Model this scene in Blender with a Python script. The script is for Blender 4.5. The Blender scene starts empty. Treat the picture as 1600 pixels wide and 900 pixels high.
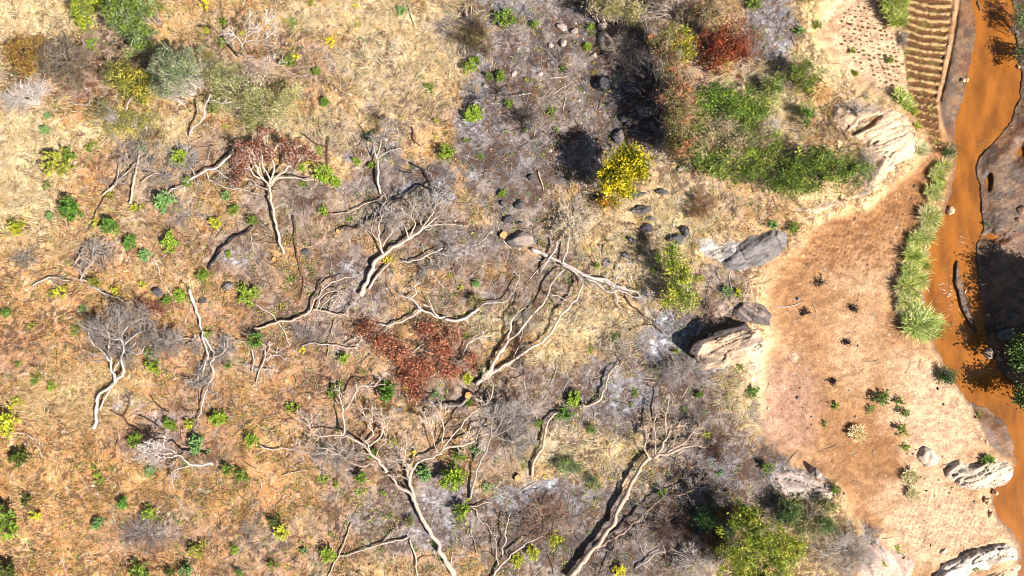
import bpy, math, random
import numpy as np
from mathutils import Vector, noise as mnoise

# ---------------------------------------------------------------- camera, sky, sun
S = 0.04          # metres per photograph pixel at height 0
H = 43.0          # height of the drone above the slope
sc = bpy.context.scene
col = sc.collection
cam_d = bpy.data.cameras.new('camera'); cam = bpy.data.objects.new('camera', cam_d); col.objects.link(cam)
cam.location = (0, 0, H); cam.rotation_euler = (0, 0, 0)
cam_d.sensor_width = 36.0; cam_d.lens = 36.0*H/(1600*S); cam_d.clip_end = 20000.0
sc.camera = cam
EL = math.radians(44.0)
SD = (math.cos(EL)*0.86, -math.cos(EL)*0.51, math.sin(EL))      # towards the sun
world = bpy.data.worlds.new('World'); sc.world = world; world.use_nodes = True
wn = world.node_tree; wn.nodes.clear()
wo = wn.nodes.new('ShaderNodeOutputWorld'); wb = wn.nodes.new('ShaderNodeBackground'); ws = wn.nodes.new('ShaderNodeTexSky')
ws.sky_type = 'NISHITA'; ws.sun_disc = False; ws.sun_elevation = EL; ws.sun_rotation = math.atan2(0.86, -0.51)
wb.inputs['Strength'].default_value = 0.05
wn.links.new(ws.outputs[0], wb.inputs[0]); wn.links.new(wb.outputs[0], wo.inputs[0])
sd = bpy.data.lights.new('sun', 'SUN'); sd.energy = 5.0; sd.angle = math.radians(0.5); sd.color = (1.0, 0.975, 0.94)
sun = bpy.data.objects.new('sun', sd); col.objects.link(sun)
sun.rotation_euler = Vector(SD).to_track_quat('Z', 'Y').to_euler(); sun.location = (40, -25, 50)
sc.view_settings.view_transform = 'Standard'; sc.view_settings.look = 'None'
sc.view_settings.exposure = 1.26; sc.view_settings.gamma = 1.0
sc.cycles.pixel_filter_type = 'BLACKMAN_HARRIS'; sc.cycles.filter_width = 1.0
try: sc.view_settings.use_curve_mapping = False
except Exception: pass

# ---------------------------------------------------------------- helpers
RNG = np.random.RandomState(7)
def A(r, g, b, k=1.75):
    c = np.array([r, g, b], float)/255.0
    return np.where(c <= 0.04045, c/12.92, ((c+0.055)/1.055)**2.4)/k

LAT = np.random.RandomState(3).rand(16, 256, 256)
def vn(x, y, seed=0):
    L = LAT[seed % 16]; o = seed*17.31
    x = np.asarray(x, float)+o; y = np.asarray(y, float)+o*1.7
    xi = np.floor(x).astype(int); yi = np.floor(y).astype(int); fx = x-xi; fy = y-yi
    fx = fx*fx*(3-2*fx); fy = fy*fy*(3-2*fy)
    a = L[xi % 256, yi % 256]; b = L[(xi+1) % 256, yi % 256]; c = L[xi % 256, (yi+1) % 256]; d = L[(xi+1) % 256, (yi+1) % 256]
    return (a*(1-fx)+b*fx)*(1-fy)+(c*(1-fx)+d*fx)*fy
def fbm(u, v, sc_, octv=4, seed=0, gain=0.5):
    s = 0; a = 1; t = 0; f = 1.0/sc_
    for i in range(octv):
        s = s+a*vn(u*f, v*f, seed+i); t += a; a *= gain; f *= 2.03
    return s/t
def ss(a, b, x):
    t = np.clip((x-a)/(b-a), 0, 1); return t*t*(3-2*t)
def sdf(poly, u, v):
    """signed distance in pixels, positive inside"""
    P_ = np.array(poly, float); d = np.full(u.shape, 1e18); ins = np.zeros(u.shape, bool)
    n = len(P_); j = n-1
    for i in range(n):
        ax, ay = P_[j]; bx, by = P_[i]; ex, ey = bx-ax, by-ay
        wx, wy = u-ax, v-ay
        t = np.clip((wx*ex+wy*ey)/(ex*ex+ey*ey+1e-9), 0, 1)
        d = np.minimum(d, (wx-ex*t)**2+(wy-ey*t)**2)
        if ay != by:
            cond = ((ay > v) != (by > v)) & (u < (bx-ax)*(v-ay)/(by-ay)+ax)
            ins ^= cond
        j = i
    return np.where(ins, 1, -1)*np.sqrt(d)
def blob(u, v, cx, cy, rx, ry, rot=0, nz=None, soft=0.35):
    c, s = math.cos(math.radians(rot)), math.sin(math.radians(rot))
    x = u-cx; y = v-cy
    d = np.sqrt(((x*c+y*s)/rx)**2+((-x*s+y*c)/ry)**2)
    if nz is not None: d = d+nz
    return 1-ss(1-soft, 1+soft, d)

# ---------------------------------------------------------------- materials
def mat_attr(name, rough=0.85, spec=0.2, nscale=20.0, namp=0.35, bump=0.3, bdist=0.01, translucent=0.0, objcol=False, wetattr=False):
    m = bpy.data.materials.new(name); m.use_nodes = True; nt = m.node_tree; N = nt.nodes; Lk = nt.links
    for n in list(N): N.remove(n)
    out = N.new('ShaderNodeOutputMaterial'); p = N.new('ShaderNodeBsdfPrincipled')
    at = N.new('ShaderNodeAttribute'); at.attribute_name = 'Col'
    tc = N.new('ShaderNodeTexCoord'); nz = N.new('ShaderNodeTexNoise'); nz.inputs['Scale'].default_value = nscale
    nz.inputs['Detail'].default_value = 5.0; nz.inputs['Roughness'].default_value = 0.65
    Lk.new(tc.outputs['Object'], nz.inputs['Vector'])
    mr = N.new('ShaderNodeMapRange'); mr.inputs[1].default_value = 0.25; mr.inputs[2].default_value = 0.75
    mr.inputs[3].default_value = 1-namp; mr.inputs[4].default_value = 1+namp
    Lk.new(nz.outputs[0], mr.inputs[0])
    mul = N.new('ShaderNodeVectorMath'); mul.operation = 'SCALE'
    Lk.new(at.outputs['Color'], mul.inputs[0]); Lk.new(mr.outputs[0], mul.inputs['Scale'])
    cur = mul.outputs[0]
    if objcol:
        oi = N.new('ShaderNodeObjectInfo'); m2 = N.new('ShaderNodeVectorMath'); m2.operation = 'MULTIPLY'
        Lk.new(cur, m2.inputs[0]); Lk.new(oi.outputs['Color'], m2.inputs[1]); cur = m2.outputs[0]
    Lk.new(cur, p.inputs['Base Color'])
    p.inputs['Roughness'].default_value = rough; p.inputs['Specular IOR Level'].default_value = spec
    if wetattr:
        wa = N.new('ShaderNodeAttribute'); wa.attribute_name = 'wet'
        r1 = N.new('ShaderNodeMapRange'); r1.inputs[3].default_value = rough; r1.inputs[4].default_value = 0.45
        Lk.new(wa.outputs['Fac'], r1.inputs[0]); Lk.new(r1.outputs[0], p.inputs['Roughness'])
        r2 = N.new('ShaderNodeMapRange'); r2.inputs[3].default_value = spec; r2.inputs[4].default_value = 0.35
        Lk.new(wa.outputs['Fac'], r2.inputs[0]); Lk.new(r2.outputs[0], p.inputs['Specular IOR Level'])
    if bump:
        b = N.new('ShaderNodeBump'); b.inputs['Strength'].default_value = bump; b.inputs['Distance'].default_value = bdist
        Lk.new(nz.outputs[0], b.inputs['Height']); Lk.new(b.outputs[0], p.inputs['Normal'])
    if translucent:
        tr = N.new('ShaderNodeBsdfTranslucent'); mx = N.new('ShaderNodeMixShader'); mx.inputs[0].default_value = translucent
        Lk.new(cur, tr.inputs['Color']); Lk.new(p.outputs[0], mx.inputs[1]); Lk.new(tr.outputs[0], mx.inputs[2]); Lk.new(mx.outputs[0], out.inputs[0])
    else: Lk.new(p.outputs[0], out.inputs[0])
    return m
M_GROUND = mat_attr('ground_soil', 0.95, 0.1, 9.0, 0.42, 0.8, 0.05, wetattr=True)
M_BARK = mat_attr('bark', 0.85, 0.15, 11.0, 0.48, 0.6, 0.02, objcol=True)
M_LEAF = mat_attr('leaf', 0.55, 0.3, 6.0, 0.25, 0, translucent=0.12, objcol=True)
M_STRAW = mat_attr('straw', 0.8, 0.2, 3.0, 0.25, 0, translucent=0.15, objcol=True)
M_ROCK = mat_attr('rock', 0.85, 0.2, 5.0, 0.38, 0.9, 0.06, objcol=True)

# ---------------------------------------------------------------- mesh building
def build(name, V, Q=None, T=None, C=None, mat=None, parent=None, smooth=False, wet=None, loc=None):
    V = np.asarray(V, np.float32)
    if loc is not None: V = V-np.asarray(loc, np.float32)
    me = bpy.data.meshes.new(name)
    nq = 0 if Q is None else len(Q); nt = 0 if T is None else len(T)
    me.vertices.add(len(V)); me.vertices.foreach_set('co', V.ravel())
    loops = []
    if nq: loops.append(np.asarray(Q, np.int32).ravel())
    if nt: loops.append(np.asarray(T, np.int32).ravel())
    lp = np.concatenate(loops); me.loops.add(len(lp)); me.loops.foreach_set('vertex_index', lp)
    me.polygons.add(nq+nt)
    st = np.concatenate([np.arange(nq)*4, nq*4+np.arange(nt)*3]).astype(np.int32)
    me.polygons.foreach_set('loop_start', st)
    me.polygons.foreach_set('use_smooth', np.full(nq+nt, smooth))
    me.update(calc_edges=True)
    if C is not None:
        C = np.asarray(C, np.float32)
        if C.ndim == 1: C = np.tile(C, (len(V), 1))
        a = me.color_attributes.new('Col', 'FLOAT_COLOR', 'POINT')
        a.data.foreach_set('color', np.concatenate([C, np.ones((len(C), 1), np.float32)], 1).ravel())
    if wet is not None:
        w = me.attributes.new('wet', 'FLOAT', 'POINT'); w.data.foreach_set('value', np.asarray(wet, np.float32))
    if mat: me.materials.append(mat)
    o = bpy.data.objects.new(name, me); col.objects.link(o)
    if parent is not None: o.parent = parent
    if loc is not None and parent is None: o.location = loc
    return o
class MB:
    def __init__(s): s.V = []; s.Q = []; s.T = []; s.C = []; s.n = 0
    def add(s, V, Q=None, T=None, C=(1, 1, 1)):
        V = np.asarray(V, float)
        if Q is not None and len(Q): s.Q.append(np.asarray(Q)+s.n)
        if T is not None and len(T): s.T.append(np.asarray(T)+s.n)
        C = np.asarray(C, float)
        if C.ndim == 1: C = np.tile(C, (len(V), 1))
        s.V.append(V); s.C.append(C); s.n += len(V)
    def make(s, name, mat, parent=None, smooth=False, loc=None):
        return build(name, np.concatenate(s.V), np.concatenate(s.Q) if s.Q else None, np.concatenate(s.T) if s.T else None,
                     np.concatenate(s.C), mat, parent, smooth, loc=loc)
def tubes(mb, P, R, n, C):
    """a batch of m tubes of k points each: P (m,k,3), R (m,k), C (m,3) or (3,)"""
    P = np.asarray(P, float); R = np.asarray(R, float); m, k, _ = P.shape
    if m == 0: return
    Tn = np.gradient(P, axis=1); Tn /= np.linalg.norm(Tn, axis=2, keepdims=True)+1e-9
    up = np.zeros_like(Tn); up[..., 2] = 1; up[np.abs(Tn[..., 2]) > 0.9] = (1, 0, 0)
    B = np.cross(Tn, up); B /= np.linalg.norm(B, axis=2, keepdims=True)+1e-9
    N_ = np.cross(B, Tn)
    a = np.arange(n)*2*math.pi/n
    ring = P[:, :, None, :]+R[:, :, None, None]*(np.cos(a)[None, None, :, None]*B[:, :, None, :]+np.sin(a)[None, None, :, None]*N_[:, :, None, :])
    V = ring.reshape(-1, 3)
    i = np.arange(m)[:, None, None]*k*n+np.arange(k-1)[None, :, None]*n
    j = np.arange(n)[None, None, :]; j2 = (j+1) % n
    Q = np.stack([i+j, i+j2, i+n+j2, i+n+j], -1).reshape(-1, 4)
    C = np.asarray(C, float)
    if C.ndim == 1: C = np.tile(C, (m, 1))
    Cv = np.repeat(C, k*n, axis=0)
    if n > 3:   # close both ends
        ce = np.concatenate([P[:, 0], P[:, -1]]); nv = len(V)
        ii = np.arange(m)[:, None]*k*n; jj = np.arange(n)[None, :]; jj2 = (jj+1) % n
        T1 = np.stack([ii+jj2, ii+jj, np.broadcast_to(nv+np.arange(m)[:, None], (m, n))], -1).reshape(-1, 3)
        e = ii+(k-1)*n
        T2 = np.stack([e+jj, e+jj2, np.broadcast_to(nv+m+np.arange(m)[:, None], (m, n))], -1).reshape(-1, 3)
        V = np.concatenate([V, ce]); Cv = np.concatenate([Cv, C, C])
        mb.add(V, Q, np.concatenate([T1, T2]), Cv)
    else: mb.add(V, Q, None, Cv)

def tag(o, label=None, cat=None, group=None, kind=None):
    if label: o['label'] = label
    if cat: o['category'] = cat
    if group: o['group'] = group
    if kind: o['kind'] = kind
    return o
def empty(name, loc):
    o = bpy.data.objects.new(name, None); o.empty_display_size = 0.3; o.location = loc; col.objects.link(o); return o

# ---------------------------------------------------------------- terrain: heights and what covers it
RIV = [(1508,-150),(1515,0),(1524,30),(1523,65),(1513,110),(1506,150),(1500,165),(1492,190),(1490,215),(1494,235),(1492,270),(1486,300),(1476,330),(1466,352),
 (1450,385),(1441,415),(1442,450),(1452,500),(1460,535),(1475,570),(1492,598),(1512,625),(1545,640),(1572,662),(1582,690),(1588,725),(1572,752),(1554,764),(1550,785),
 (1562,812),(1582,830),(1592,850),(1598,872),(1585,890),(1570,1100),(1720,1150),(1740,850),(1690,720),(1640,660),(1590,606),(1560,575),(1547,550),(1541,520),
 (1535,480),(1530,440),(1525,400),(1527,380),(1532,368),(1536,358),(1535,345),(1533,320),(1531,290),(1524,262),(1530,245),(1552,222),(1580,190),(1593,150),
 (1596,115),(1587,60),(1588,20),(1582,0),(1575,-150)]
ISL1 = [(1495,400),(1499,412),(1504,440),(1516,480),(1529,520),(1525,526),(1511,506),(1498,475),(1489,440),(1491,415)]
ISL2 = [(1481,492),(1487,500),(1495,520),(1503,530),(1496,526),(1485,510)]
ISL3 = [(1526,-60),(1530,0),(1535,16),(1532,22),(1525,8),(1520,-60)]
LOW = [(1290,-150),(1300,0),(1270,30),(1290,80),(1330,125),(1375,150),(1405,160),(1440,205),(1448,240),(1400,290),(1350,330),(1290,345),(1245,390),(1205,425),
 (1200,470),(1205,540),(1190,620),(1195,700),(1255,730),(1310,750),(1330,800),(1390,860),(1400,1100),(1900,1100),(1900,-150)]
WZ = -1.75
RIDGE = [(1410,-60),(1489,-60),(1487,0),(1480,60),(1464,150),(1468,200),(1474,238),(1444,240),(1432,190),(1418,140),(1409,60)]
def terrain(u, v):
    hill = 0.5*(fbm(u, v, 260, 3, 1)-0.5)+0.10*(fbm(u, v, 60, 3, 4)-0.5)+0.05*(fbm(u, v, 14, 3, 8)-0.5)
    hill = hill+0.0008*np.clip(500-u, -400, 500)+0.0
    hill = hill+0.55*blob(u, v, 1180, 180, 190, 170, 20, soft=0.6)+0.6*blob(u, v, 1360, 230, 90, 70, -25, soft=0.7)
    hill = hill+0.35*blob(u, v, 1130, 540, 60, 30, 0, soft=0.8)+0.3*blob(u, v, 745, 55, 30, 40, 0, soft=0.8)
    lo = -1.25+0.05*(fbm(u, v, 80, 3, 2)-0.5)+0.035*(fbm(u, v, 9, 3, 6)-0.5)+0.05*(fbm(u, v, 22, 2, 13)-0.5)
    sl = sdf(LOW, u, v)+14*(fbm(u, v, 30, 3, 5)-0.5)+60*(fbm(u, v, 75, 3, 10)-0.5)*ss(1270, 1215, u)
    wl = ss(-22-16*ss(1260, 1215, u), 22+16*ss(1260, 1215, u), sl)
    z = hill*(1-wl)+lo*wl
    # planting ridges
    sr = sdf(RIDGE, u, v); wr = ss(-1, 4, sr)
    dv = v-(u-1410)*0.18+((u-1445)/35.0)**2*3.2*ss(170, 40, v)+7*(fbm(u, v, 34, 2, 9)-0.5)
    ph = 0.5+0.5*np.cos(dv*2*math.pi/12.2)
    mound = np.where(v > 145, 0.5+0.5*np.cos((u+ (np.floor(dv/12.2) % 2)*4.5)*2*math.pi/9.5), 1.0)
    z = z+wr*0.15*(ph*(0.45+0.55*mound)*(0.55+0.9*fbm(u, v, 6, 3, 10))-0.4)
    # bund along the channel
    bl = np.interp(v, [-150, 0, 60, 110, 155], [1496, 1493, 1484, 1474, 1463])
    bd = np.abs(u-bl-5*(fbm(u, v, 11, 3, 8)-0.5))+1.6*(fbm(u, v, 5, 2, 12)-0.3); wb_ = (v < 158)
    z = z+wb_*(0.02+0.16*fbm(u, v, 9, 3, 3))*np.exp(-(bd/3.6)**2)-wb_*0.10*np.exp(-((u-bl-6)/2.4)**2)
    # tiny planted pits in the brown field
    jx = 16*(fbm(u, v, 28, 3, 15)-0.5); jy = 16*(fbm(u, v, 28, 3, 11)-0.5); gx = ((u*0.94+v*0.34+jx)/7.0) % 1-0.5; gy = ((v*0.94-u*0.34+jy)/7.5) % 1-0.5
    pit = np.exp(-(gx**2+gy**2)/0.045)
    fw = blob(u, v, 1345, 350, 120, 75, -20, 0.5*(fbm(u, v, 25, 3, 3)-0.5), 0.3)+0.7*blob(u, v, 1500, 820, 110, 60, 10, soft=0.3)
    z = z-0.05*np.clip(fw, 0, 1)*pit*(0.4+0.9*fbm(u, v, 18, 2, 12))
    # river bed, banks, mud
    nz = 5*(fbm(u, v, 12, 3, 7)-0.5)
    s = sdf(RIV, u, v)+nz
    bank = ss(-26, 0, s)
    z = np.where(s < 0, z*(1-bank)+(WZ+0.03)*bank, z)
    right = (u > 1525) & (s < 0) & (v < 620)
    zm = WZ+0.05+0.22*ss(0, -30, s)+0.07*(fbm(u, v, 22, 4, 10)-0.5)+0.02*(fbm(u, v, 4.5, 3, 14)-0.5)*2+0.9*ss(1720, 1800, u)
    z = np.where(right, zm, z)
    z = np.where(s >= 0, WZ-0.02-0.45*ss(0, 16, s), z)
    for pl, h in ((ISL1, 0.16), (ISL2, 0.08), (ISL3, 0.12)):
        si = sdf(pl, u, v)+0.5*nz
        z = np.where(si > -6, np.maximum(z, WZ-0.35+(h+0.35)*ss(-6, 5, si)+0.05*(fbm(u, v, 8, 3, 11)-0.5)), z)
    for (cx, cy, rx, ry) in ((1594, 240, 7, 16), (1556, 371, 13, 7),  (1545, 283, 4, 9)):
        z = z-0.3*blob(u, v, cx, cy, rx, ry, 0, 0.9*(fbm(u, v, 8, 2, 2)-0.5), 0.9)
    return z, s, wl, sr, ph*(0.35+0.65*mound), bd, wb_, pit*np.clip(fw, 0, 1), right

STEP = 1.5
cu = np.arange(-140, 1741, STEP); cv = np.arange(-110, 1011, STEP)
def outer(a, sgn):
    r = []; d = 3.0; x = a
    while abs(x-a) < 110000: x += sgn*d; d *= 1.15; r.append(x)
    return r
U1 = np.array(outer(cu[0], -1)[::-1]+list(cu)+outer(cu[-1], 1)); V1 = np.array(outer(cv[0], -1)[::-1]+list(cv)+outer(cv[-1], 1))
GU, GV = np.meshgrid(U1, V1)
Z, s_r, w_low, s_rid, ph_r, bd_, bw_, pit_, right_ = terrain(GU, GV)
i0 = int(np.argmin(abs(U1-cu[0]))); j0 = int(np.argmin(abs(V1-cv[0])))
ZC = Z[j0:j0+len(cv), i0:i0+len(cu)]
def gzpx(u, v):
    """ground height under photograph pixel(s)"""
    x = np.clip((np.asarray(u, float)-cu[0])/STEP, 0, len(cu)-1.001); y = np.clip((np.asarray(v, float)-cv[0])/STEP, 0, len(cv)-1.001)
    xi = x.astype(int); yi = y.astype(int); fx = x-xi; fy = y-yi
    return (ZC[yi, xi]*(1-fx)+ZC[yi, xi+1]*fx)*(1-fy)+(ZC[yi+1, xi]*(1-fx)+ZC[yi+1, xi+1]*fx)*fy
def Pt(u, v, dz=0.0):
    z = float(gzpx(u, v))+dz; k = S*(H-z)/H
    return np.array([(u-800)*k, (450-v)*k, z])
def Pts(u, v, dz=0.0):
    u = np.asarray(u, float); v = np.asarray(v, float); z = gzpx(u, v)+dz; k = S*(H-z)/H
    return np.stack([(u-800)*k, (450-v)*k, z], -1)
def gz(x, y):
    """ground height under world point(s)"""
    u = 800+np.asarray(x)/S; v = 450-np.asarray(y)/S; z = gzpx(u, v)
    k = H/(H-z); return gzpx(800+np.asarray(x)*k/S, 450-np.asarray(y)*k/S)

# colours of the ground cover
def mix(a, b, w): return a+(b-a)*w[..., None]
u, v = GU, GV
wp = 22*(fbm(u, v, 40, 3, 2)-0.5); wq = 22*(fbm(u, v, 40, 3, 6)-0.5)
uu, vv = u+wp, v+wq
n1 = fbm(uu, vv, 70, 4, 0); n2 = fbm(uu, vv, 24, 4, 3); n3 = fbm(u, v, 7, 3, 5); n4 = fbm(u, v, 3.2, 2, 9)
ang = 2.2*(fbm(u, v, 90, 2, 12)-0.5)+0.5
st = vn((u*np.cos(ang)+v*np.sin(ang))/14.0, (-u*np.sin(ang)+v*np.cos(ang))/2.6, 4)
st2 = vn((u*np.cos(ang+1.3)+v*np.sin(ang+1.3))/11.0, (-u*np.sin(ang+1.3)+v*np.cos(ang+1.3))/2.3, 7)
C = np.broadcast_to(A(216, 170, 122), u.shape+(3,)).copy()
C = mix(C, A(238, 200, 146), ss(0.42, 0.66, n1))
C = mix(C, A(206, 148, 78), ss(0.5, 0.68, n2)*0.55*ss(1050, 900, u))
C = mix(C, A(210, 142, 92), ss(0.5, 0.62, fbm(u, v, 55, 3, 8))*0.5*ss(600, 300, u))
EDN = 0.9*(fbm(u, v, 26, 4, 11)-0.5)
PALE = [(45,28,100,40,0),(610,110,80,75,0),(700,70,55,110,25),(560,25,120,25,0),(480,35,60,20,0),(895,345,45,28,0),(930,700,75,38,10),(860,705,40,30,0),(1020,690,40,30,0),
 (930,510,90,32,0),(985,420,70,60,0),(1060,330,60,50,0),(1190,180,60,90,0),(1050,380,30,20,0),(450,210,90,30,0),(30,250,60,120,0),(60,230,60,30,0),(530,205,60,35,0),(790,500,60,22,0),
 (120,620,120,50,0),(860,560,60,16,0),(1180,600,60,70,0),(1150,640,30,60,0),(960,290,40,60,0),(230,205,90,30,0),(1290,90,40,60,40)]
for (cx, cy, rx, ry, ro) in PALE: C = mix(C, A(246, 216, 160), 0.85*blob(u, v, cx, cy, rx, ry, ro, EDN, 0.45))
GOLD = [(740,290,50,55),(690,140,90,70),(660,250,60,30),(560,290,70,25),(520,190,60,40),(430,50,120,40),(100,720,170,90),(260,800,180,70),(430,690,60,50),(590,420,60,50),(380,620,90,60),(860,100,60,30),(880,140,50,25)]
for (cx, cy, rx, ry) in GOLD: C = mix(C, A(206, 158, 100), 0.55*blob(u, v, cx, cy, rx, ry, 0, EDN, 0.5))
BURN = [(900,20,120,50,0,.8),(930,300,50,60,0,.5),(760,40,50,60,0,.7),(960,720,60,30,0,.0),(880,590,60,40,0,.5),(1000,650,120,40,10,.7),(1090,600,40,60,0,.6),(980,860,110,60,0,.8),(790,700,60,60,0,.5),(600,320,70,60,0,.4),(440,320,60,50,0,.45),(620,480,60,40,0,.3),(330,500,60,40,0,.3),(300,620,70,40,0,.45),(480,620,80,30,0,.4),(540,650,70,40,0,.35),(640,680,60,40,0,.3),(700,540,40,40,0,.4),(1010,440,60,30,0,.4),(820,460,60,60,0,.5),(870,250,90,60,0,.6),(735,60,30,55,0,.9),(850,40,150,70,0,.85),(770,160,55,110,0,.95),(860,190,120,110,0,.8),(800,260,90,70,0,.75),(820,330,60,60,0,.75),(960,110,60,110,0,.9),(1020,120,30,110,0,.95),
 (640,285,90,30,0,.9),(560,225,70,28,20,.6),(500,350,60,60,0,.45),(460,300,50,30,0,.5),(730,390,60,45,0,.7),(740,470,60,40,0,.5),(540,440,55,60,30,.75),(440,500,70,40,0,.6),(470,550,80,50,0,.5),
 (560,820,80,60,0,.6),(690,810,80,70,0,.75),(560,715,70,45,0,.6),(800,640,70,60,0,.6),(950,620,90,55,0,.85),(1060,540,80,60,0,.85),(1090,650,80,70,0,.7),(1100,720,110,60,0,.75),(1040,820,110,80,0,.9),
 (900,810,110,60,0,.85),(820,830,80,70,0,.8),(270,685,95,38,10,.7),(370,400,50,35,0,.65),(430,450,60,30,0,.5),(140,390,40,30,0,.4),(20,550,50,45,0,.55),(230,830,80,45,0,.55),(130,100,110,60,0,.6),
 (1200,50,45,75,0,.8),(1190,760,60,50,0,.7),(1150,760,80,60,0,.7),(1000,380,40,30,0,.4),(1100,450,60,40,0,.6),(520,500,40,40,0,.5),(360,100,60,70,0,.35),(430,110,50,25,0,.45),(510,100,60,28,0,.4),
 (620,600,90,40,0,.4),(700,600,60,40,0,.4),(430,870,60,40,0,.45),(850,420,60,40,0,.5),(650,350,90,50,0,.55),(245,340,60,60,0,.35),(200,260,60,60,0,.3),(330,230,60,40,0,.4),(300,560,60,60,0,.4)]
for (cx, cy, rx, ry, ro, w) in BURN:
    w_ = min(1.0, w*1.12)*blob(u, v, cx, cy, rx*1.05, ry*1.05, ro, EDN*1.3+0.8*(n3-0.5), 0.3)
    tgt = mix(np.broadcast_to(A(106, 96, 93), C.shape), A(156, 139, 130), ss(0.4, 0.65, fbm(u, v, 18, 3, 14)))
    C = C+(tgt-C)*w_[..., None]
ASH = [(570,482,18,26,.95),(548,440,24,32,.75),(525,475,18,14,.5),(655,292,40,16,.7),(694,304,20,16,.9),(622,215,18,14,.5),(678,805,32,50,1),(655,845,50,20,.5),(700,775,20,25,.8),(565,812,20,18,.6),
 (972,612,42,26,.9),(958,590,20,18,.6),(1060,525,52,36,.85),(1028,500,30,20,.7),(1110,560,30,22,.6),(205,632,26,18,.85),(275,690,55,18,.6),(250,655,35,14,.5),(868,770,50,20,.9),(812,782,36,20,.7),(745,150,22,26,.6),
 (765,205,30,20,.5),(722,195,14,22,.7),(543,243,8,9,1),(505,520,22,12,.5),(486,522,14,12,.7),(530,725,40,16,.5),(1212,50,24,52,.55),(1225,65,14,40,.4),(1190,20,30,20,.5),(1135,725,26,20,.5),(1409,62,7,17,.95),(1361,832,13,26,1),(1232,748,24,18,.6),(1290,775,14,18,.7),
 (378,402,34,14,.5),(600,640,14,8,.3),(715,380,26,22,.4),(760,470,20,14,.4),(1075,700,26,14,.3),(912,790,26,16,.5),(745,700,20,12,.3),(1332,650,4,5,.8),(1425,730,5,12,.8),(1178,570,20,30,.3),(1005,460,26,12,.3),(760,90,14,16,.5),(800,5,30,18,.6),(830,240,40,26,.3),
 (738,272,18,10,.4),(450,545,18,8,.4),(250,830,30,24,.4),(1125,860,20,30,.3),(440,850,20,14,.4)]
for (cx, cy, rx, ry, w) in ASH:
    w_ = min(1, 1.25*w)*blob(u, v, cx, cy, rx*1.05, ry*1.05, 0, EDN*1.1+1.1*(n3-0.5), 0.35)*(0.6+0.7*ss(0.35, 0.6, n3))
    C = C+(mix(np.broadcast_to(A(150, 146, 150), C.shape), A(228, 226, 230), ss(0.45, 0.7, n3))-C)*np.clip(w_, 0, 1)[..., None]
C = mix(C, A(206, 146, 92), 0.55*ss(760, 480, u)*ss(330, 520, v)*(0.4+0.6*ss(.4, .6, fbm(uu, vv, 45, 3, 14))))
gm = ss(0.50, 0.62, fbm(uu, vv, 62, 4, 5))*ss(250, 420, u)*ss(1240, 1150, u)*(1-ss(90, 0, v)*ss(720, 640, u))
C = C+(mix(np.broadcast_to(A(124, 110, 104), C.shape), A(172, 156, 146), ss(0.4, 0.62, fbm(u, v, 15, 3, 6)))-C)*(0.62*gm*(0.5+0.5*ss(.35,.6,n3)))[..., None]
gm2 = ss(0.56, 0.66, fbm(uu, vv, 34, 3, 12))*ss(300, 100, np.abs(u-700)*0.5)
C = C+(A(196, 190, 190)-C)*(0.30*gm2*ss(.4,.6,n3))[..., None]
# fibrous light and dark of matted dry grass (in the plants themselves, not lighting)
grassy = np.clip(1-w_low*1.2, 0, 1)
burnt = 0.45*gm
for (cx, cy, rx, ry, ro, w) in BURN: burnt = np.maximum(burnt, w*blob(u, v, cx, cy, rx, ry, ro, EDN, 0.4))
ashm = np.zeros(u.shape)
for (cx, cy, rx, ry, w) in ASH: ashm = np.maximum(ashm, w*blob(u, v, cx, cy, rx, ry, 0, EDN, 0.4))
C = C*(1+grassy*0.55*(st-0.5)+grassy*0.4*(st2-0.5))[..., None]
C = mix(C, A(92, 64, 48), grassy*ss(0.50, 0.66, n3*0.5+n4*0.35+0.25*vn(u/20, v/20, 3))*0.8)
C = mix(C, A(248, 226, 190), grassy*(1-burnt)*ss(0.62, 0.8, st*0.55+n4*0.45)*0.7)
C = mix(C, A(80, 68, 66), burnt*ss(0.58, 0.7, fbm(u, v, 5, 3, 1))*0.7)
C = mix(C, A(130, 120, 48), grassy*(1-burnt)*ss(0.62, 0.72, fbm(u, v, 16, 3, 10))*ss(0.45, 0.6, n4)*0.55)
# low field and sand
F = np.broadcast_to(A(206, 158, 114), u.shape+(3,)).copy()
F = mix(F, A(176, 130, 90), ss(0.48, 0.66, n2)*0.55)
BR = [(1310,350,70,45,-10,.75),(1400,330,60,60,0,.65),(1270,430,50,45,0,.55),(1240,500,50,60,0,.4),(1340,690,75,60,40,.8),(1390,740,45,60,0,.55),(1320,780,40,40,0,.5),(1250,600,60,60,0,.35),(1400,690,30,90,0,.7),(1290,90,45,60,30,.4),
 (1430,290,50,50,0,1),(1400,250,30,20,-20,.9),(1380,320,60,30,-20,.6),(1390,550,40,60,0,.4),(1370,800,40,40,0,.5),(1460,255,30,45,0,1),(1250,25,40,50,0,.3)]
for (cx, cy, rx, ry, ro, w) in BR: F = mix(F, A(170, 120, 78), 0.9*w*blob(u, v, cx, cy, rx, ry, ro, EDN, 0.5))
PS = [(1350,60,70,90,-20,.9),(1395,110,30,60,0,.8),(1480,640,80,90,50,.9),(1490,820,120,60,20,.9),(1450,700,50,60,0,.7),(1420,590,40,50,0,.6),(1440,840,70,40,0,.7),(1340,545,40,60,0,.35),(1350,440,60,20,0,.35)]
for (cx, cy, rx, ry, ro, w) in PS: F = mix(F, A(232, 192, 152), w*blob(u, v, cx, cy, rx, ry, ro, EDN, 0.4))
F = mix(F, A(190, 150, 135), 0.5*blob(u, v, 1225, 640, 50, 90, 0, EDN, 0.5))
F = F*(1+0.6*(n3-0.5)+0.4*(n4-0.5))[..., None]
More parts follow.
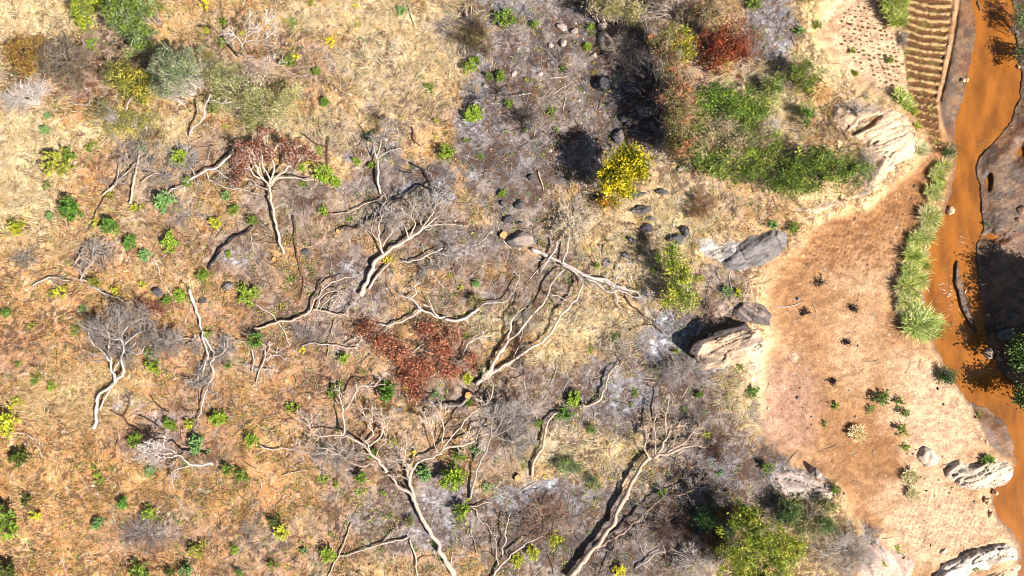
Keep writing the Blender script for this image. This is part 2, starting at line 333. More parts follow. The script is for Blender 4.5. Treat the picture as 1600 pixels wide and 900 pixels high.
F = mix(F, A(128, 84, 52), np.clip(pit_, 0, 1)*0.85*ss(0.35, 0.5, n3))
F = mix(F, A(140, 96, 62), ss(0.50, 0.64, fbm(u*0.8+v*0.3, v*1.5, 8, 4, 2))*(0.35+0.45*blob(u, v, 1330, 340, 140, 90, -20, soft=.5)))
F = mix(F, A(240, 225, 200), ss(0.86, 0.95, vn(u/2.4, v/2.4, 5))*0.45*ss(.45,.6,fbm(u,v,30,2,7)))
# ridges: dark damp furrows, straw on the crests
wr = ss(-2, 3, s_rid)
RC = 0.92*mix(np.broadcast_to(A(120, 82, 52), u.shape+(3,)), A(214, 174, 118), ss(0.45, 0.9, ph_r+0.9*(n3-0.5)+0.5*(n4-.5)))
RC = mix(RC, A(140, 140, 70), ss(0.66, 0.76, fbm(u, v, 6, 2, 4))*0.5)
F = F+(RC-F)*wr[..., None]
F = mix(F, A(160, 118, 80), bw_*np.exp(-(bd_/3.0)**2)*0.6*ss(.3, .6, n3))
C = mix(C, F, ss(0.3, 0.8, w_low))
# wet mud
mud = ss(-9, -1, s_r)*(s_r < 0)
left_mud = [(1497,-150),(1498,0),(1490,60),(1480,110),(1468,155),(1470,185),(1480,215),(1490,235),(1500,200),(1530,100),(1530,-150)]
mud = np.maximum(mud*0.65, ss(-2, 3, sdf(left_mud, u, v)))
mud = np.maximum(mud, ss(-3, 3, sdf([(1512,622),(1545,638),(1580,665),(1586,715),(1566,715),(1545,692),(1528,656)], u, v)))
mud = np.maximum(mud, right_*1.0); mud = np.maximum(mud, (s_r > 0)*1.0)
mud = mud*np.clip(w_low*1.5, 0, 1)
MC = mix(np.broadcast_to(A(90, 66, 46), u.shape+(3,)), A(134, 100, 68), ss(0.4, 0.65, fbm(u, v, 14, 4, 3)))
MC = mix(MC, A(84, 54, 38), ss(0.55, 0.68, n3)*0.6)
MC = mix(MC, A(170, 92, 40), ss(0.56, 0.66, fbm(u, v, 26, 2, 9))*0.18)
C = C+(MC-C)*mud[..., None]
C = np.clip(C, 0.01, 0.9)
k = S*(H-Z)/H
X = (GU-800)*k; Y = (450-GV)*k
nr, nc = GU.shape
idx = np.arange(nr*nc).reshape(nr, nc)
Q = np.stack([idx[1:, :-1], idx[1:, 1:], idx[:-1, 1:], idx[:-1, :-1]], -1).reshape(-1, 4)
g = build('ground', np.stack([X, Y, Z], -1).reshape(-1, 3), Q, None, C.reshape(-1, 3), M_GROUND, smooth=True, wet=(mud*0.9).ravel())
tag(g, kind='structure')
CC = C[j0:j0+len(cv), i0:i0+len(cu)]; BURNC = burnt[j0:j0+len(cv), i0:i0+len(cu)]; LOWC = w_low[j0:j0+len(cv), i0:i0+len(cu)]
ASHC = ashm[j0:j0+len(cv), i0:i0+len(cu)]; ANGC = ang[j0:j0+len(cv), i0:i0+len(cu)]
PALEC = np.zeros_like(CC[..., 0])
for (cx, cy, rx, ry, ro) in PALE: PALEC = np.maximum(PALEC, blob(u, v, cx, cy, rx, ry, ro, EDN, 0.45)[j0:j0+len(cv), i0:i0+len(cu)])
def at(Marr, pu, pv):
    return Marr[np.clip(((pv-cv[0])/STEP).astype(int), 0, len(cv)-1), np.clip(((pu-cu[0])/STEP).astype(int), 0, len(cu)-1)]
del U1, V1, uu, vv, n1, n2, st, st2, F, RC, MC, Q

# river water
def water():
    xs = np.arange(22.0, 44.01, 0.25); ys = np.arange(-60, 60.01, 0.5)
    gx, gy = np.meshgrid(xs, ys); n_, m_ = gx.shape; ii = np.arange(n_*m_).reshape(n_, m_)
    q = np.stack([ii[:-1, :-1], ii[:-1, 1:], ii[1:, 1:], ii[1:, :-1]], -1).reshape(-1, 4)
    m = bpy.data.materials.new('muddy_water'); m.use_nodes = True; nt = m.node_tree; N = nt.nodes; Lk = nt.links
    p = N['Principled BSDF']; tc = N.new('ShaderNodeTexCoord')
    n1_ = N.new('ShaderNodeTexNoise'); n1_.inputs['Scale'].default_value = 0.7; n1_.inputs['Detail'].default_value = 6
    mp = N.new('ShaderNodeMapping'); mp.inputs['Scale'].default_value = (1.6, 0.6, 1); Lk.new(tc.outputs['Object'], mp.inputs[0]); Lk.new(mp.outputs[0], n1_.inputs[0])
    cr = N.new('ShaderNodeValToRGB'); e = cr.color_ramp.elements
    e[0].position = 0.33; e[0].color = (*A(138, 84, 38), 1); e[1].position = 0.6; e[1].color = (*A(180, 110, 46), 1)
    Lk.new(n1_.outputs[0], cr.inputs[0]); Lk.new(cr.outputs[0], p.inputs['Base Color'])
    p.inputs['Roughness'].default_value = 0.07; p.inputs['Specular IOR Level'].default_value = 0.3; p.inputs['IOR'].default_value = 1.33
    n2_ = N.new('ShaderNodeTexNoise'); n2_.inputs['Scale'].default_value = 3.2; n2_.inputs['Detail'].default_value = 5; n2_.inputs['Distortion'].default_value = 0.8
    mp2 = N.new('ShaderNodeMapping'); mp2.inputs['Scale'].default_value = (1, 1.7, 1); Lk.new(tc.outputs['Object'], mp2.inputs[0]); Lk.new(mp2.outputs[0], n2_.inputs[0])
    n3_ = N.new('ShaderNodeTexNoise'); n3_.inputs['Scale'].default_value = 0.35; Lk.new(tc.outputs['Object'], n3_.inputs[0])
    mr = N.new('ShaderNodeMapRange'); mr.inputs[1].default_value = 0.45; mr.inputs[2].default_value = 0.68; mr.inputs[3].default_value = 0.12; mr.inputs[4].default_value = 0.8
    Lk.new(n3_.outputs[0], mr.inputs[0])
    b = N.new('ShaderNodeBump'); b.inputs['Distance'].default_value = 0.10; sx = N.new('ShaderNodeSeparateXYZ'); Lk.new(tc.outputs['Object'], sx.inputs[0]); my = N.new('ShaderNodeMapRange'); my.inputs[1].default_value = -9.0; my.inputs[2].default_value = 6.0; my.inputs[3].default_value = 0.04; my.inputs[4].default_value = 1.0; Lk.new(sx.outputs['Y'], my.inputs[0]); mm = N.new('ShaderNodeMath'); mm.operation = 'MULTIPLY'; Lk.new(mr.outputs[0], mm.inputs[0]); Lk.new(my.outputs[0], mm.inputs[1]); Lk.new(mm.outputs[0], b.inputs['Strength'])
    Lk.new(n2_.outputs[0], b.inputs['Height']); Lk.new(b.outputs[0], p.inputs['Normal'])
    o = build('river_water', np.stack([gx, gy, np.full(gx.shape, WZ)], -1).reshape(-1, 3), q, None, None, m)
    tag(o, kind='structure')
water()

# ---------------------------------------------------------------- dry grass, weeds, twigs and pebbles on the ground (uncountable)
def blades(name, N_, dens, lenr, wr_, colf, lift, seed, mat, fan=0.35, per=8):
    r = np.random.RandomState(seed)
    nt = N_//per; tu = r.uniform(-60, 1660, nt*3); tv = r.uniform(-50, 950, nt*3)
    keep = r.rand(nt*3) < dens(tu, tv); tu = tu[keep][:nt]; tv = tv[keep][:nt]; nt = len(tu)
    ta = at(ANGC, tu, tv)*-1+r.normal(0, 0.8, nt)+np.where(r.rand(nt) < 0.4, math.pi, 0)
    bu = np.repeat(tu, per)+r.normal(0, 3.5, nt*per); bv = np.repeat(tv, per)+r.normal(0, 3.5, nt*per)
    n = len(bu); a = np.repeat(ta, per)+r.normal(0, fan, n)
    L = r.uniform(lenr[0], lenr[1], n)*np.repeat(r.uniform(0.6, 1.3, nt), per); w = r.uniform(wr_[0], wr_[1], n)
    P0 = Pts(bu, bv, 0.0); d = np.stack([np.cos(a), np.sin(a), np.zeros(n)], -1); s_ = np.stack([-np.sin(a), np.cos(a), np.zeros(n)], -1)
    bend = s_*r.normal(0, 0.12, n)[:, None]*L[:, None]
    h = r.uniform(lift[0], lift[1], n)*np.repeat(r.uniform(0.4, 1.5, nt), per)
    P1 = P0+d*L[:, None]*0.5+bend*0.5; P2 = P0+d*L[:, None]
    P1[:, 2] = gz(P1[:, 0], P1[:, 1])+h; P2[:, 2] = gz(P2[:, 0], P2[:, 1])+h*r.uniform(0.3, 1.3, n)+0.01
    P0[:, 2] += 0.01
    tilt = np.zeros((n, 3)); tilt[:, 2] = r.uniform(-0.7, 0.7, n)
    sw = (s_+tilt)*w[:, None]*0.5
    V = np.stack([P0-sw, P0+sw, P1-sw*0.9, P1+sw*0.9, P2], 1).reshape(-1, 3)
    b = np.arange(n)*5
    Qd = np.stack([b, b+1, b+3, b+2], -1); Tt = np.stack([b+2, b+3, b+4], -1)
    Cc = colf(r, bu, bv, n, per)
    return build(name, V, Qd, Tt, np.repeat(Cc, 5, axis=0), mat)
def straw_d(tu, tv):
    b = at(BURNC, tu, tv); l = at(LOWC, tu, tv); a_ = at(ASHC, tu, tv)
    return np.clip(1-ss(0.05, 0.4, b)-0.9*a_, 0.015, 1)*np.clip(1-l*2.2, 0, 1)**2*(0.12+0.88*ss(0.42, 0.6, fbm(tu, tv, 20, 4, 6)))
def straw_c(r, bu, bv, n, per):
    pal = np.array([A(250, 222, 170), A(240, 198, 134), A(218, 166, 98), A(176, 122, 72), A(255, 242, 208), A(104, 74, 50), A(180, 166, 76)])
    pale = at(PALEC, bu, bv); q = r.rand(n)
    pr = np.array([0.2, 0.26, 0.22, 0.12, 0.06, 0.10, 0.04]); i1 = np.searchsorted(np.cumsum(pr), q).clip(0, 6)
    pr2 = np.array([0.40, 0.2, 0.08, 0.05, 0.25, 0.02, 0.0]); i2 = np.searchsorted(np.cumsum(pr2), q).clip(0, 4)
    wm = (ss(760, 480, bu)*ss(330, 520, bv))[:, None]
    return pal[np.where(r.rand(n) < pale, i2, i1)]*r.uniform(0.8, 1.15, n)[:, None]*(1-wm*np.array([0.06, 0.16, 0.28]))
g1 = blades('dry_grass', 190000, straw_d, (0.12, 0.42), (0.009, 0.022), straw_c, (0.02, 0.20), 1, M_STRAW)
tag(g1, kind='stuff')
def pale_d(tu, tv): return at(PALEC, tu, tv)*(at(LOWC, tu, tv) < 0.3)*0.9
g2 = blades('flattened_straw', 75000, pale_d, (0.25, 0.75), (0.010, 0.022), straw_c, (0.03, 0.22), 2, M_STRAW, fan=0.22, per=14)
tag(g2, kind='stuff')
def burn_d(tu, tv): return np.clip(at(BURNC, tu, tv), 0, 1)*(at(LOWC, tu, tv) < 0.3)*ss(0.5, 0.62, fbm(tu, tv, 18, 3, 3))*0.55
def burn_c(r, bu, bv, n, per):
    pal = np.array([A(200, 160, 115), A(120, 95, 80), A(70, 55, 50), A(225, 190, 140)]); return pal[r.randint(0, 4, n)]
g3 = blades('scorched_grass', 36000, burn_d, (0.15, 0.5), (0.012, 0.025), burn_c, (0.005, 0.08), 3, M_STRAW, fan=0.8, per=6)
tag(g3, kind='stuff')

def scatter_leaves(name, n_cl, dens, per, rad, size, pal, seed, hz=0.12):
    r = np.random.RandomState(seed); cu_ = r.uniform(-40, 1640, n_cl*6); cv_ = r.uniform(-30, 930, n_cl*6)
    kp = r.rand(n_cl*6) < dens(cu_, cv_); cu_ = cu_[kp][:n_cl]; cv_ = cv_[kp][:n_cl]; m = len(cu_)
    R_ = rad*r.uniform(0.4, 1.4, m)
    cp = Pts(cu_, cv_, 0.0); n = m*per
    off = r.normal(0, 1, (n, 3))*np.repeat(R_, per)[:, None]*[1, 1, 0.25]
    p = np.repeat(cp, per, axis=0)+off; p[:, 2] = gz(p[:, 0], p[:, 1])+np.abs(off[:, 2])+r.uniform(0.01, hz, n)
    pc = np.array(pal)[r.randint(0, len(pal), m)]
    leaf_mesh(name, p, r.uniform(size[0], size[1], n), np.repeat(pc, per, axis=0)*r.uniform(0.7, 1.3, n)[:, None], r, M_LEAF, up=0.6)
def leaf_arrays(p, size, r, up=0.3, dirs=None, asp=0.5):
    n = len(p); nrm = r.normal(0, 1, (n, 3)); nrm /= np.linalg.norm(nrm, axis=1, keepdims=True)
    nrm[:, 2] = np.abs(nrm[:, 2])+up; nrm /= np.linalg.norm(nrm, axis=1, keepdims=True)
    d = r.normal(0, 1, (n, 3)) if dirs is None else dirs+r.normal(0, 0.15, (n, 3))
    d = d-nrm*np.sum(d*nrm, 1, keepdims=True)*(1 if dirs is None else 0.6); d /= np.linalg.norm(d, axis=1, keepdims=True)+1e-9
    b = np.cross(nrm, d); b /= np.linalg.norm(b, axis=1, keepdims=True)+1e-9
    s_ = size[:, None] if np.ndim(size) else size
    m_ = p+d*s_*0.5-nrm*s_*0.06; V = np.stack([p, m_+b*s_*asp*0.5, p+d*s_-nrm*s_*0.15, m_-b*s_*asp*0.5], 1).reshape(-1, 3)
    i = np.arange(n)*4; return V, np.stack([i, i+1, i+2, i+3], -1)
def leaf_mesh(name, p, size, Cc, r, mat, up=0.3, parent=None, dirs=None, asp=0.5, loc=None):
    V, Q_ = leaf_arrays(p, size, r, up, dirs, asp)
    return build(name, V, Q_, None, np.repeat(Cc, 4, axis=0), mat, parent, loc=loc)
GRN = [A(120, 160, 50), A(90, 130, 50), A(176, 180, 56), A(210, 205, 60), A(130, 160, 90), A(120, 124, 50), A(170, 160, 70)]
def hill_d(tu, tv): return (at(LOWC, tu, tv) < 0.25)*(0.15+0.85*ss(0.48, 0.62, fbm(tu, tv, 45, 3, 2)))
scatter_leaves('low_weeds', 2900, hill_d, 12, 0.12, (0.05, 0.13), GRN, 11); tag(bpy.data.objects['low_weeds'], kind='stuff')
def rich_d(tu, tv): return (at(LOWC, tu, tv) < 0.3)*ss(0.46, 0.60, fbm(tu, tv, 30, 3, 5))*np.where(tu < 480, 1, 0.35)
scatter_leaves('leaf_litter', 2600, rich_d, 12, 0.14, (0.03, 0.08), [A(150, 84, 48), A(190, 120, 50), A(120, 70, 48), A(205, 150, 70), A(100, 78, 60)], 12, 0.05); tag(bpy.data.objects['leaf_litter'], kind='stuff')

def litter():
    r = np.random.RandomState(21); n = 8500; pu = r.uniform(-40, 1500, n*3); pv = r.uniform(-30, 930, n*3)
    d = np.where(at(LOWC, pu, pv) > 0.3, 0.05, 0.3+0.7*ss(0.42, 0.6, fbm(pu, pv, 40, 3, 13))); kp = r.rand(n*3) < d; pu = pu[kp][:n]; pv = pv[kp][:n]; n = len(pu)
    p0 = Pts(pu, pv, 0.015); a = r.uniform(0, 6.28, n); L = r.gamma(2.2, 0.22, n).clip(0.12, 2.0)
    P = [p0]
    for i in range(3):
        a = a+r.normal(0, 0.28, n); q = P[-1]+np.stack([np.cos(a), np.sin(a), np.zeros(n)], -1)*(L/3)[:, None]
        q[:, 2] = gz(q[:, 0], q[:, 1])+0.015+r.uniform(0, 0.06, n); P.append(q)
    P = np.stack(P, 1); rr = (0.005+0.011*L)[:, None]*np.array([1, 0.9, 0.75, 0.4])[None, :]
    pal = np.array([A(214, 196, 180), A(170, 150, 140), A(90, 72, 64), A(50, 42, 42), A(150, 110, 85), A(235, 222, 210)])
    mb = MB(); tubes(mb, P, rr.clip(0.006, 0.03), 3, pal[r.choice(6, n, p=[.25, .22, .2, .13, .1, .1])]); o = mb.make('twig_litter', M_BARK); tag(o, kind='stuff')
litter()
def pebbles():
    r = np.random.RandomState(31); n = 4200; pu = r.uniform(-40, 1600, n*3); pv = r.uniform(-30, 930, n*3)
    z1 = at(BURNC, pu, pv); lw = at(LOWC, pu, pv)
    d = np.where(lw > 0.5, 0.25+0.75*blob(pu, pv, 1455, 735, 50, 50), 0.12+0.5*z1+0.9*blob(pu, pv, 870, 90, 120, 100)+0.9*blob(pu, pv, 1120, 480, 90, 60))
    d = d*(at(s_core, pu, pv) < -3)
    kp = r.rand(n*3) < d; pu = pu[kp][:n]; pv = pv[kp][:n]; n = len(pu); p = Pts(pu, pv, 0.0)
    s_ = r.gamma(2, 0.022, n).clip(0.02, 0.17); o6 = np.array([(1, 0, 0), (0, 1, 0), (-1, 0, 0), (0, -1, 0), (0, 0, .7), (0, 0, -.6)], float)
    V = (p[:, None, :]+o6[None]*s_[:, None, None]*r.uniform(0.6, 1.3, (n, 6, 1))).reshape(-1, 3)
    f = np.array([(0, 1, 4), (1, 2, 4), (2, 3, 4), (3, 0, 4), (1, 0, 5), (2, 1, 5), (3, 2, 5), (0, 3, 5)])
    T_ = (np.arange(n)[:, None, None]*6+f[None]).reshape(-1, 3)
    pal = np.array([A(200, 180, 165), A(150, 135, 130), A(225, 200, 170), A(105, 95, 92), A(190, 140, 105)])
    o = build('pebbles', V, None, T_, np.repeat(pal[r.randint(0, 5, n)], 6, axis=0), M_ROCK); tag(o, kind='stuff')
s_core = s_r[j0:j0+len(cv), i0:i0+len(cu)]
pebbles()

# ---------------------------------------------------------------- branches
BARK = dict(pale=(218, 194, 172), white=(218, 202, 188), grey=(180, 166, 154), char=(66, 56, 54), brown=(172, 142, 120), tan=(214, 184, 158), red=(150, 96, 76), dgrey=(156, 142, 132), umber=(104, 78, 66))
def spline(pts, k):
    """Catmull-Rom resample of (n,3) to k points"""
    p = np.asarray(pts, float); n = len(p)
    if n == 2: t = np.linspace(0, 1, k)[:, None]; return p[0]*(1-t)+p[1]*t
    e = np.vstack([2*p[0]-p[1], p, 2*p[-1]-p[-2]]); d = np.r_[0, np.cumsum(np.linalg.norm(np.diff(p, axis=0), axis=1))]
    s_ = np.linspace(0, d[-1]*0.99999, k); i = np.searchsorted(d, s_, side='right')-1; t = ((s_-d[i])/(d[i+1]-d[i]+1e-9))[:, None]
    a, b, c, f = e[i], e[i+1], e[i+2], e[i+3]
    return 0.5*((2*b)+(c-a)*t+(2*a-5*b+4*c-f)*t*t+(3*b-a-3*c+f)*t**3)
def limb3(px, z0, z1, arch, r0, rng, wob=0.11):
    """a traced limb: photograph pixels -> world polyline, resting on or above the soil"""
    L = sum(math.hypot(px[i+1][0]-px[i][0], px[i+1][1]-px[i][1]) for i in range(len(px)-1))*S
    k = int(max(7, min(34, L/0.2)))
    q = spline(np.array([(a, b, 0) for a, b in px], float), k); t = np.linspace(0, 1, k)
    wv = rng.normal(0, 1, (k, 2)); wv = (0.8*wv+1.2*np.roll(wv, 1, 0)*0.6+np.repeat(rng.normal(0, 1, (k//3+1, 2)), 3, 0)[:k])*wob/S*0.35; wv[0] = 0; q[:, :2] += wv*np.minimum(1, L/3)
    dz = z0+(z1-z0)*t+arch*np.sin(t*math.pi)+0.02*rng.normal(0, 1, k)
    return Pts(q[:, 0], q[:, 1], np.maximum(dz, 0.3*r0))
def spawn(P, R, rng, c, t0, t1, a0, a1, l0, l1, rr, wob=0.3, flat=0.25, up=0.05, k=5, rmin=0.006, sag=0.0):
    m, kk, _ = P.shape; P_ = np.repeat(P, c, 0); R_ = np.repeat(R, c, 0); n = m*c
    t = rng.uniform(t0, t1, n)*(kk-1.001); i = t.astype(int); f = (t-i)[:, None]; ar = np.arange(n)
    p0 = P_[ar, i]*(1-f)+P_[ar, i+1]*f; tg = P_[ar, i+1]-P_[ar, i]; r0 = R_[ar, i]*rr
    az = np.arctan2(tg[:, 1], tg[:, 0])+rng.choice([-1, 1], n)*rng.uniform(a0, a1, n)
    el = np.arctan2(tg[:, 2], np.hypot(tg[:, 0], tg[:, 1]))*0.5+rng.normal(up, flat, n)
    L = rng.uniform(l0, l1, n)*(1-0.35*(t/(kk-1))); out = [p0]
    for j in range(k-1):
        az = az+rng.normal(0, wob, n); el = el+rng.normal(0, wob*0.4, n)-sag
        q = out[-1]+np.stack([np.cos(el)*np.cos(az), np.cos(el)*np.sin(az), np.sin(el)], -1)*(L/(k-1))[:, None]
        q[:, 2] = np.maximum(q[:, 2], gz(q[:, 0], q[:, 1])+0.02); out.append(q)
    Rn = np.maximum(r0, rmin)[:, None]*np.linspace(1, 0.35, k)[None, :]
    return np.stack(out, 1), np.maximum(Rn, rmin*0.6)
def resample(P, R, k=9):
    P2 = spline(P, k); return P2[None], np.interp(np.linspace(0, 1, k), np.linspace(0, 1, len(R)), R)[None]
def bcol(key, rng, n=None):
    c = (A(*BARK[key])*(1.0 if n is None else 1.04)).clip(0, .8) if isinstance(key, str) else np.array(key)
    return c if n is None else c*rng.uniform(0.75, 1.15, n)[:, None]
def fallen(name, cat, label, bark, limbs, twigs=(7, 5, 3), tl=(1.1, 0.55, 0.3), tb=None, tt0=0.45, group=None, seed=1, leaves=None, cut=True, ang=(0.35, 1.0), trad=0.6, sag=0.0, zk=0.6):
    """limbs: (pixels, radius px start, radius px end, z start, z end, arch, twiggy 0..1)"""
    rng = np.random.RandomState(seed)
    base = Pt(*limbs[0][0][0]); root = empty(name, base); tag(root, label, cat, group)
    TP, TR = [], []
    for i, lb in enumerate(limbs):
        px, r0, r1, z0, z1, arch, tw = (list(lb)+[1.0])[:7]; r0 *= .60; r1 *= .52; z0 *= zk; z1 *= zk; arch *= zk
        P = limb3(px, z0, z1, arch, r0*S, rng); k = len(P); R = np.linspace(r0, r1, k)*S*(1+0.16*rng.normal(0, 1, k).clip(-1.5, 2))
        R = np.maximum(R, 0.012)
        if i == 0: P[:, 2] = np.maximum(P[:, 2], gz(P[:, 0], P[:, 1])+R*0.7)
        if i == 0 and r0 > 2: R[0] *= 1.12
        c = bcol(bark, rng)*(1 if i == 0 else rng.uniform(0.88, 1.08)); mb = MB(); tubes(mb, P[None], R[None], 9 if r0 > 1.7 else 6, c)
        if i == 0 and cut and r0 > 2:
            mb.C[-1][-2] = A(232, 160, 96)
        cs = mb.C[-1]; nn = rng.uniform(0.85, 1.1, len(cs))[:, None]; mb.C[-1] = cs*nn
        mb.make('trunk' if i == 0 else 'limb', M_BARK, root, smooth=True, loc=base)
        if tw > 0:
            p9, r9 = resample(P, R); TP.append((p9, r9, tw, i))
    mt = MB(); allp = []
    for p9, r9, tw, i in TP:
        t0 = tt0 if i else max(tt0, 0.55)
        c1 = max(1, int(round(twigs[0]*tw)))
        p1, r1 = spawn(p9, r9, rng, c1, t0, 1.0, ang[0], ang[1], tl[0]*0.5, tl[0]*1.2, trad, k=6, rmin=0.021, sag=sag)
        tubes(mt, p1, r1, 4, bcol(tb or bark, rng, len(p1)))
        if twigs[1]:
            p2, r2 = spawn(p1, r1, rng, twigs[1], 0.25, 1.0, ang[0], ang[1], tl[1]*0.5, tl[1]*1.3, 0.62, k=5, rmin=0.016, sag=sag); tubes(mt, p2, r2, 3, bcol(tb or bark, rng, len(p2)))
            if twigs[2]:
                p3, r3 = spawn(p2, r2, rng, twigs[2], 0.2, 1.0, 0.3, 1.1, tl[2]*0.5, tl[2]*1.3, 0.6, k=4, rmin=0.012); tubes(mt, p3, r3, 3, bcol(tb or bark, rng, len(p3)))
                allp.append(p3.reshape(-1, 3))
            allp.append(p2.reshape(-1, 3))
    if mt.n: mt.make('twigs', M_BARK, root, loc=base)
    if leaves and allp:
        n, size, pal = leaves; ap = np.concatenate(allp); p = ap[rng.randint(0, len(ap), n)]+rng.normal(0, 0.06, (n, 3))
        leaf_mesh('leaves', p, rng.uniform(size*0.6, size*1.3, n), np.array(pal)[rng.randint(0, len(pal), n)], rng, M_LEAF, up=0.3, parent=root, loc=base)
    return root
def dead_bush(label, u, v, rx, ry, h, n, bark='grey', lv=(4, 3), seed=1, name='dead_bush', cat='dead bush', leaves=None, dirn=None, spread=3.14, group=None, l2=0.5, rad=0.019, rot=0.0):
    """many bare stems rising and spreading from a root"""
    rng = np.random.RandomState(seed); base = Pt(u, v, h*0.3); base[2] = gz(base[0], base[1])
    root = empty(name, base); tag(root, label, cat, group); mb = MB()
    a = rng.uniform(-spread, spread, n)+(dirn or 0); q = np.sqrt(rng.uniform(0.05, 1, n)); hh = h*np.sqrt(np.clip(1.1-q*q, 0.1, 1))*rng.uniform(0.6, 1.1, n)
    cr, sr_ = math.cos(rot), math.sin(rot); tx = rx*S*np.cos(a)*q; ty = ry*S*np.sin(a)*q; tx, ty = tx*cr-ty*sr_, tx*sr_+ty*cr
    k = 6; t = np.linspace(0, 1, k)[None, :]
    st_ = rng.normal(0, 0.10, (n, 2)); P = np.stack([base[0]+st_[:, :1]+tx[:, None]*t**1.1, base[1]+st_[:, 1:]+ty[:, None]*t**1.1, base[2]+hh[:, None]*np.sin(t*math.pi*0.55)], -1)
    w = rng.normal(0, 0.05, (n, k, 3)); w[:, 0] = 0; P = P+w
    P[..., 2] = np.maximum(P[..., 2], gz(P[..., 0], P[..., 1])+0.02)
    R = rad*rng.uniform(0.7, 1.4, n)[:, None]*np.linspace(1, 0.4, k)[None, :]; tubes(mb, P, R, 4, bcol(bark, rng, n))
    sz = max(rx, ry)*S*l2; p1, r1 = spawn(P, R, rng, lv[0], 0.3, 1, 0.3, 1.0, sz*0.4, sz, 0.7, rmin=0.012); tubes(mb, p1, r1, 3, bcol(bark, rng, len(p1)))
    ap = [p1.reshape(-1, 3)]
    lv = (lv[0]-1, max(0, lv[1]-1))
    if lv[1]:
        p2, r2 = spawn(p1, r1, rng, lv[1], 0.2, 1, 0.3, 1.1, sz*0.25, sz*0.6, 0.7, k=4, rmin=0.009); tubes(mb, p2, r2, 3, bcol(bark, rng, len(p2))); ap.append(p2.reshape(-1, 3))
    mb.make('stems', M_BARK, root, loc=base)
    if leaves:
        ln, size, pal = leaves; ap = np.concatenate(ap); p = ap[rng.randint(0, len(ap), ln)]+rng.normal(0, 0.05, (ln, 3))
        leaf_mesh('leaves', p, rng.uniform(size*0.9, size*1.8, ln), np.array(pal)[rng.randint(0, len(pal), ln)]*rng.uniform(.75, 1.2, ln)[:, None], rng, M_LEAF, up=0.4, parent=root, loc=base)
    return root

# ---------------------------------------------------------------- leafy trees and big bushes
def crown(name, cat, label, lobes, nleaf, size, pal, h0=0.1, seed=1, twig='grey', ntw=60, clump=0.28, up=0.35, asp=0.5, trunk=False, shell=0.55, tw_out=0.0):
    up *= 0.3
    """lobes: (u, v, rx px, ry px, height of centre m, half height m, weight)"""
    rng = np.random.RandomState(seed); bu = np.mean([l[0] for l in lobes]); bv = np.mean([l[1] for l in lobes]); hc = np.mean([l[4] for l in lobes])
    base = Pt(bu, bv, hc); base[2] = gz(base[0], base[1]); root = empty(name, base); tag(root, label, cat)
    W = np.array([l[2]*l[3]*(l[6] if len(l) > 6 else 1) for l in lobes], float); W /= W.sum(); LP, LC, ctr = [], [], []
    for l, w in zip(lobes, W):
        cx = Pt(l[0], l[1], l[4]); nc = max(6, int(w*nleaf*1.15/62))
        d = rng.normal(0, 1, (nc, 3)); d /= np.linalg.norm(d, axis=1, keepdims=True); d[:, 2] = np.where(d[:, 2] < -0.3, -d[:, 2], d[:, 2])
        # uneven outline
        bump_ = 0.72+0.8*np.array([mnoise.noise(Vector(tuple(dd*1.9+seed*3.1))) for dd in d])+0.12*rng.normal(0, 1, nc)
        q = rng.uniform(shell, 1.0, nc)*bump_.clip(0.35, 1.25)*1.12
        cc = cx+d*q[:, None]*np.array([l[2]*S, l[3]*S, l[5]])
        ctr.append(cc); per = 66; cr_ = clump*1.15*rng.uniform(0.4, 1.5, nc)
        p = np.repeat(cc, per, 0)+rng.normal(0, 1, (nc*per, 3))*np.repeat(cr_, per)[:, None]*[0.62, 0.62, 0.42]
        p[:, 2] = np.maximum(p[:, 2], gz(p[:, 0], p[:, 1])+0.04); LP.append(p)
        cl = (np.array(pal)*1.45).clip(0,.7)[rng.randint(0, len(pal), nc)]*rng.uniform(0.5, 1.3, nc)[:, None]
        LC.append(np.repeat(cl, per, 0)*rng.uniform(0.55, 1.45, nc*per)[:, None])
    p = np.concatenate(LP); cc = np.concatenate(ctr)
    mb = MB()
    if ntw:
        tg_ = cc[rng.randint(0, len(cc), ntw)]; b0 = base+(tg_-base)*rng.uniform(.35, .8, (ntw, 1))+rng.normal(0, 1, (ntw, 3))*[0.15, 0.15, 0]; b0[:, 2] = gz(b0[:, 0], b0[:, 1])
        if trunk: b0 = np.tile(base+np.array([0, 0, max(0.4, hc*0.35)]), (ntw, 1))
        t = np.linspace(0, 1+tw_out, 6)[None, :, None]; P = b0[:, None]*(1-t)+tg_[:, None]*t; P[:, 1:] += rng.normal(0, 0.07, (ntw, 5, 3))
        R = rng.uniform(0.012, 0.03, ntw)[:, None]*np.linspace(1.4, 0.4, 6)[None]; tubes(mb, P, R, 4, bcol(twig, rng, ntw))
        p1, r1 = spawn(P, R, rng, 4, 0.4, 1, 0.3, 0.9, 0.3, 0.8, 0.6, flat=0.4); tubes(mb, p1, r1, 3, bcol(twig, rng, len(p1)))
        mb.make('branches', M_BARK, root, loc=base)
    if trunk:
        m2 = MB(); kk = 6; tt = np.linspace(0, 1, kk); top = base+np.array([0.1, 0.05, max(0.6, hc*0.55)]); P = base[None]*(1-tt[:, None])+top[None]*tt[:, None]; P[0, 2] -= 0.1
        tubes(m2, P[None], np.linspace(0.13, 0.07, kk)[None], 9, bcol('brown', rng)); m2.make('trunk', M_BARK, root, smooth=True, loc=base)
    leaf_mesh('foliage', p, rng.uniform(size*0.85, size*1.75, len(p)), np.concatenate(LC), rng, M_LEAF, up=up, parent=root, asp=asp, loc=base)
    return root

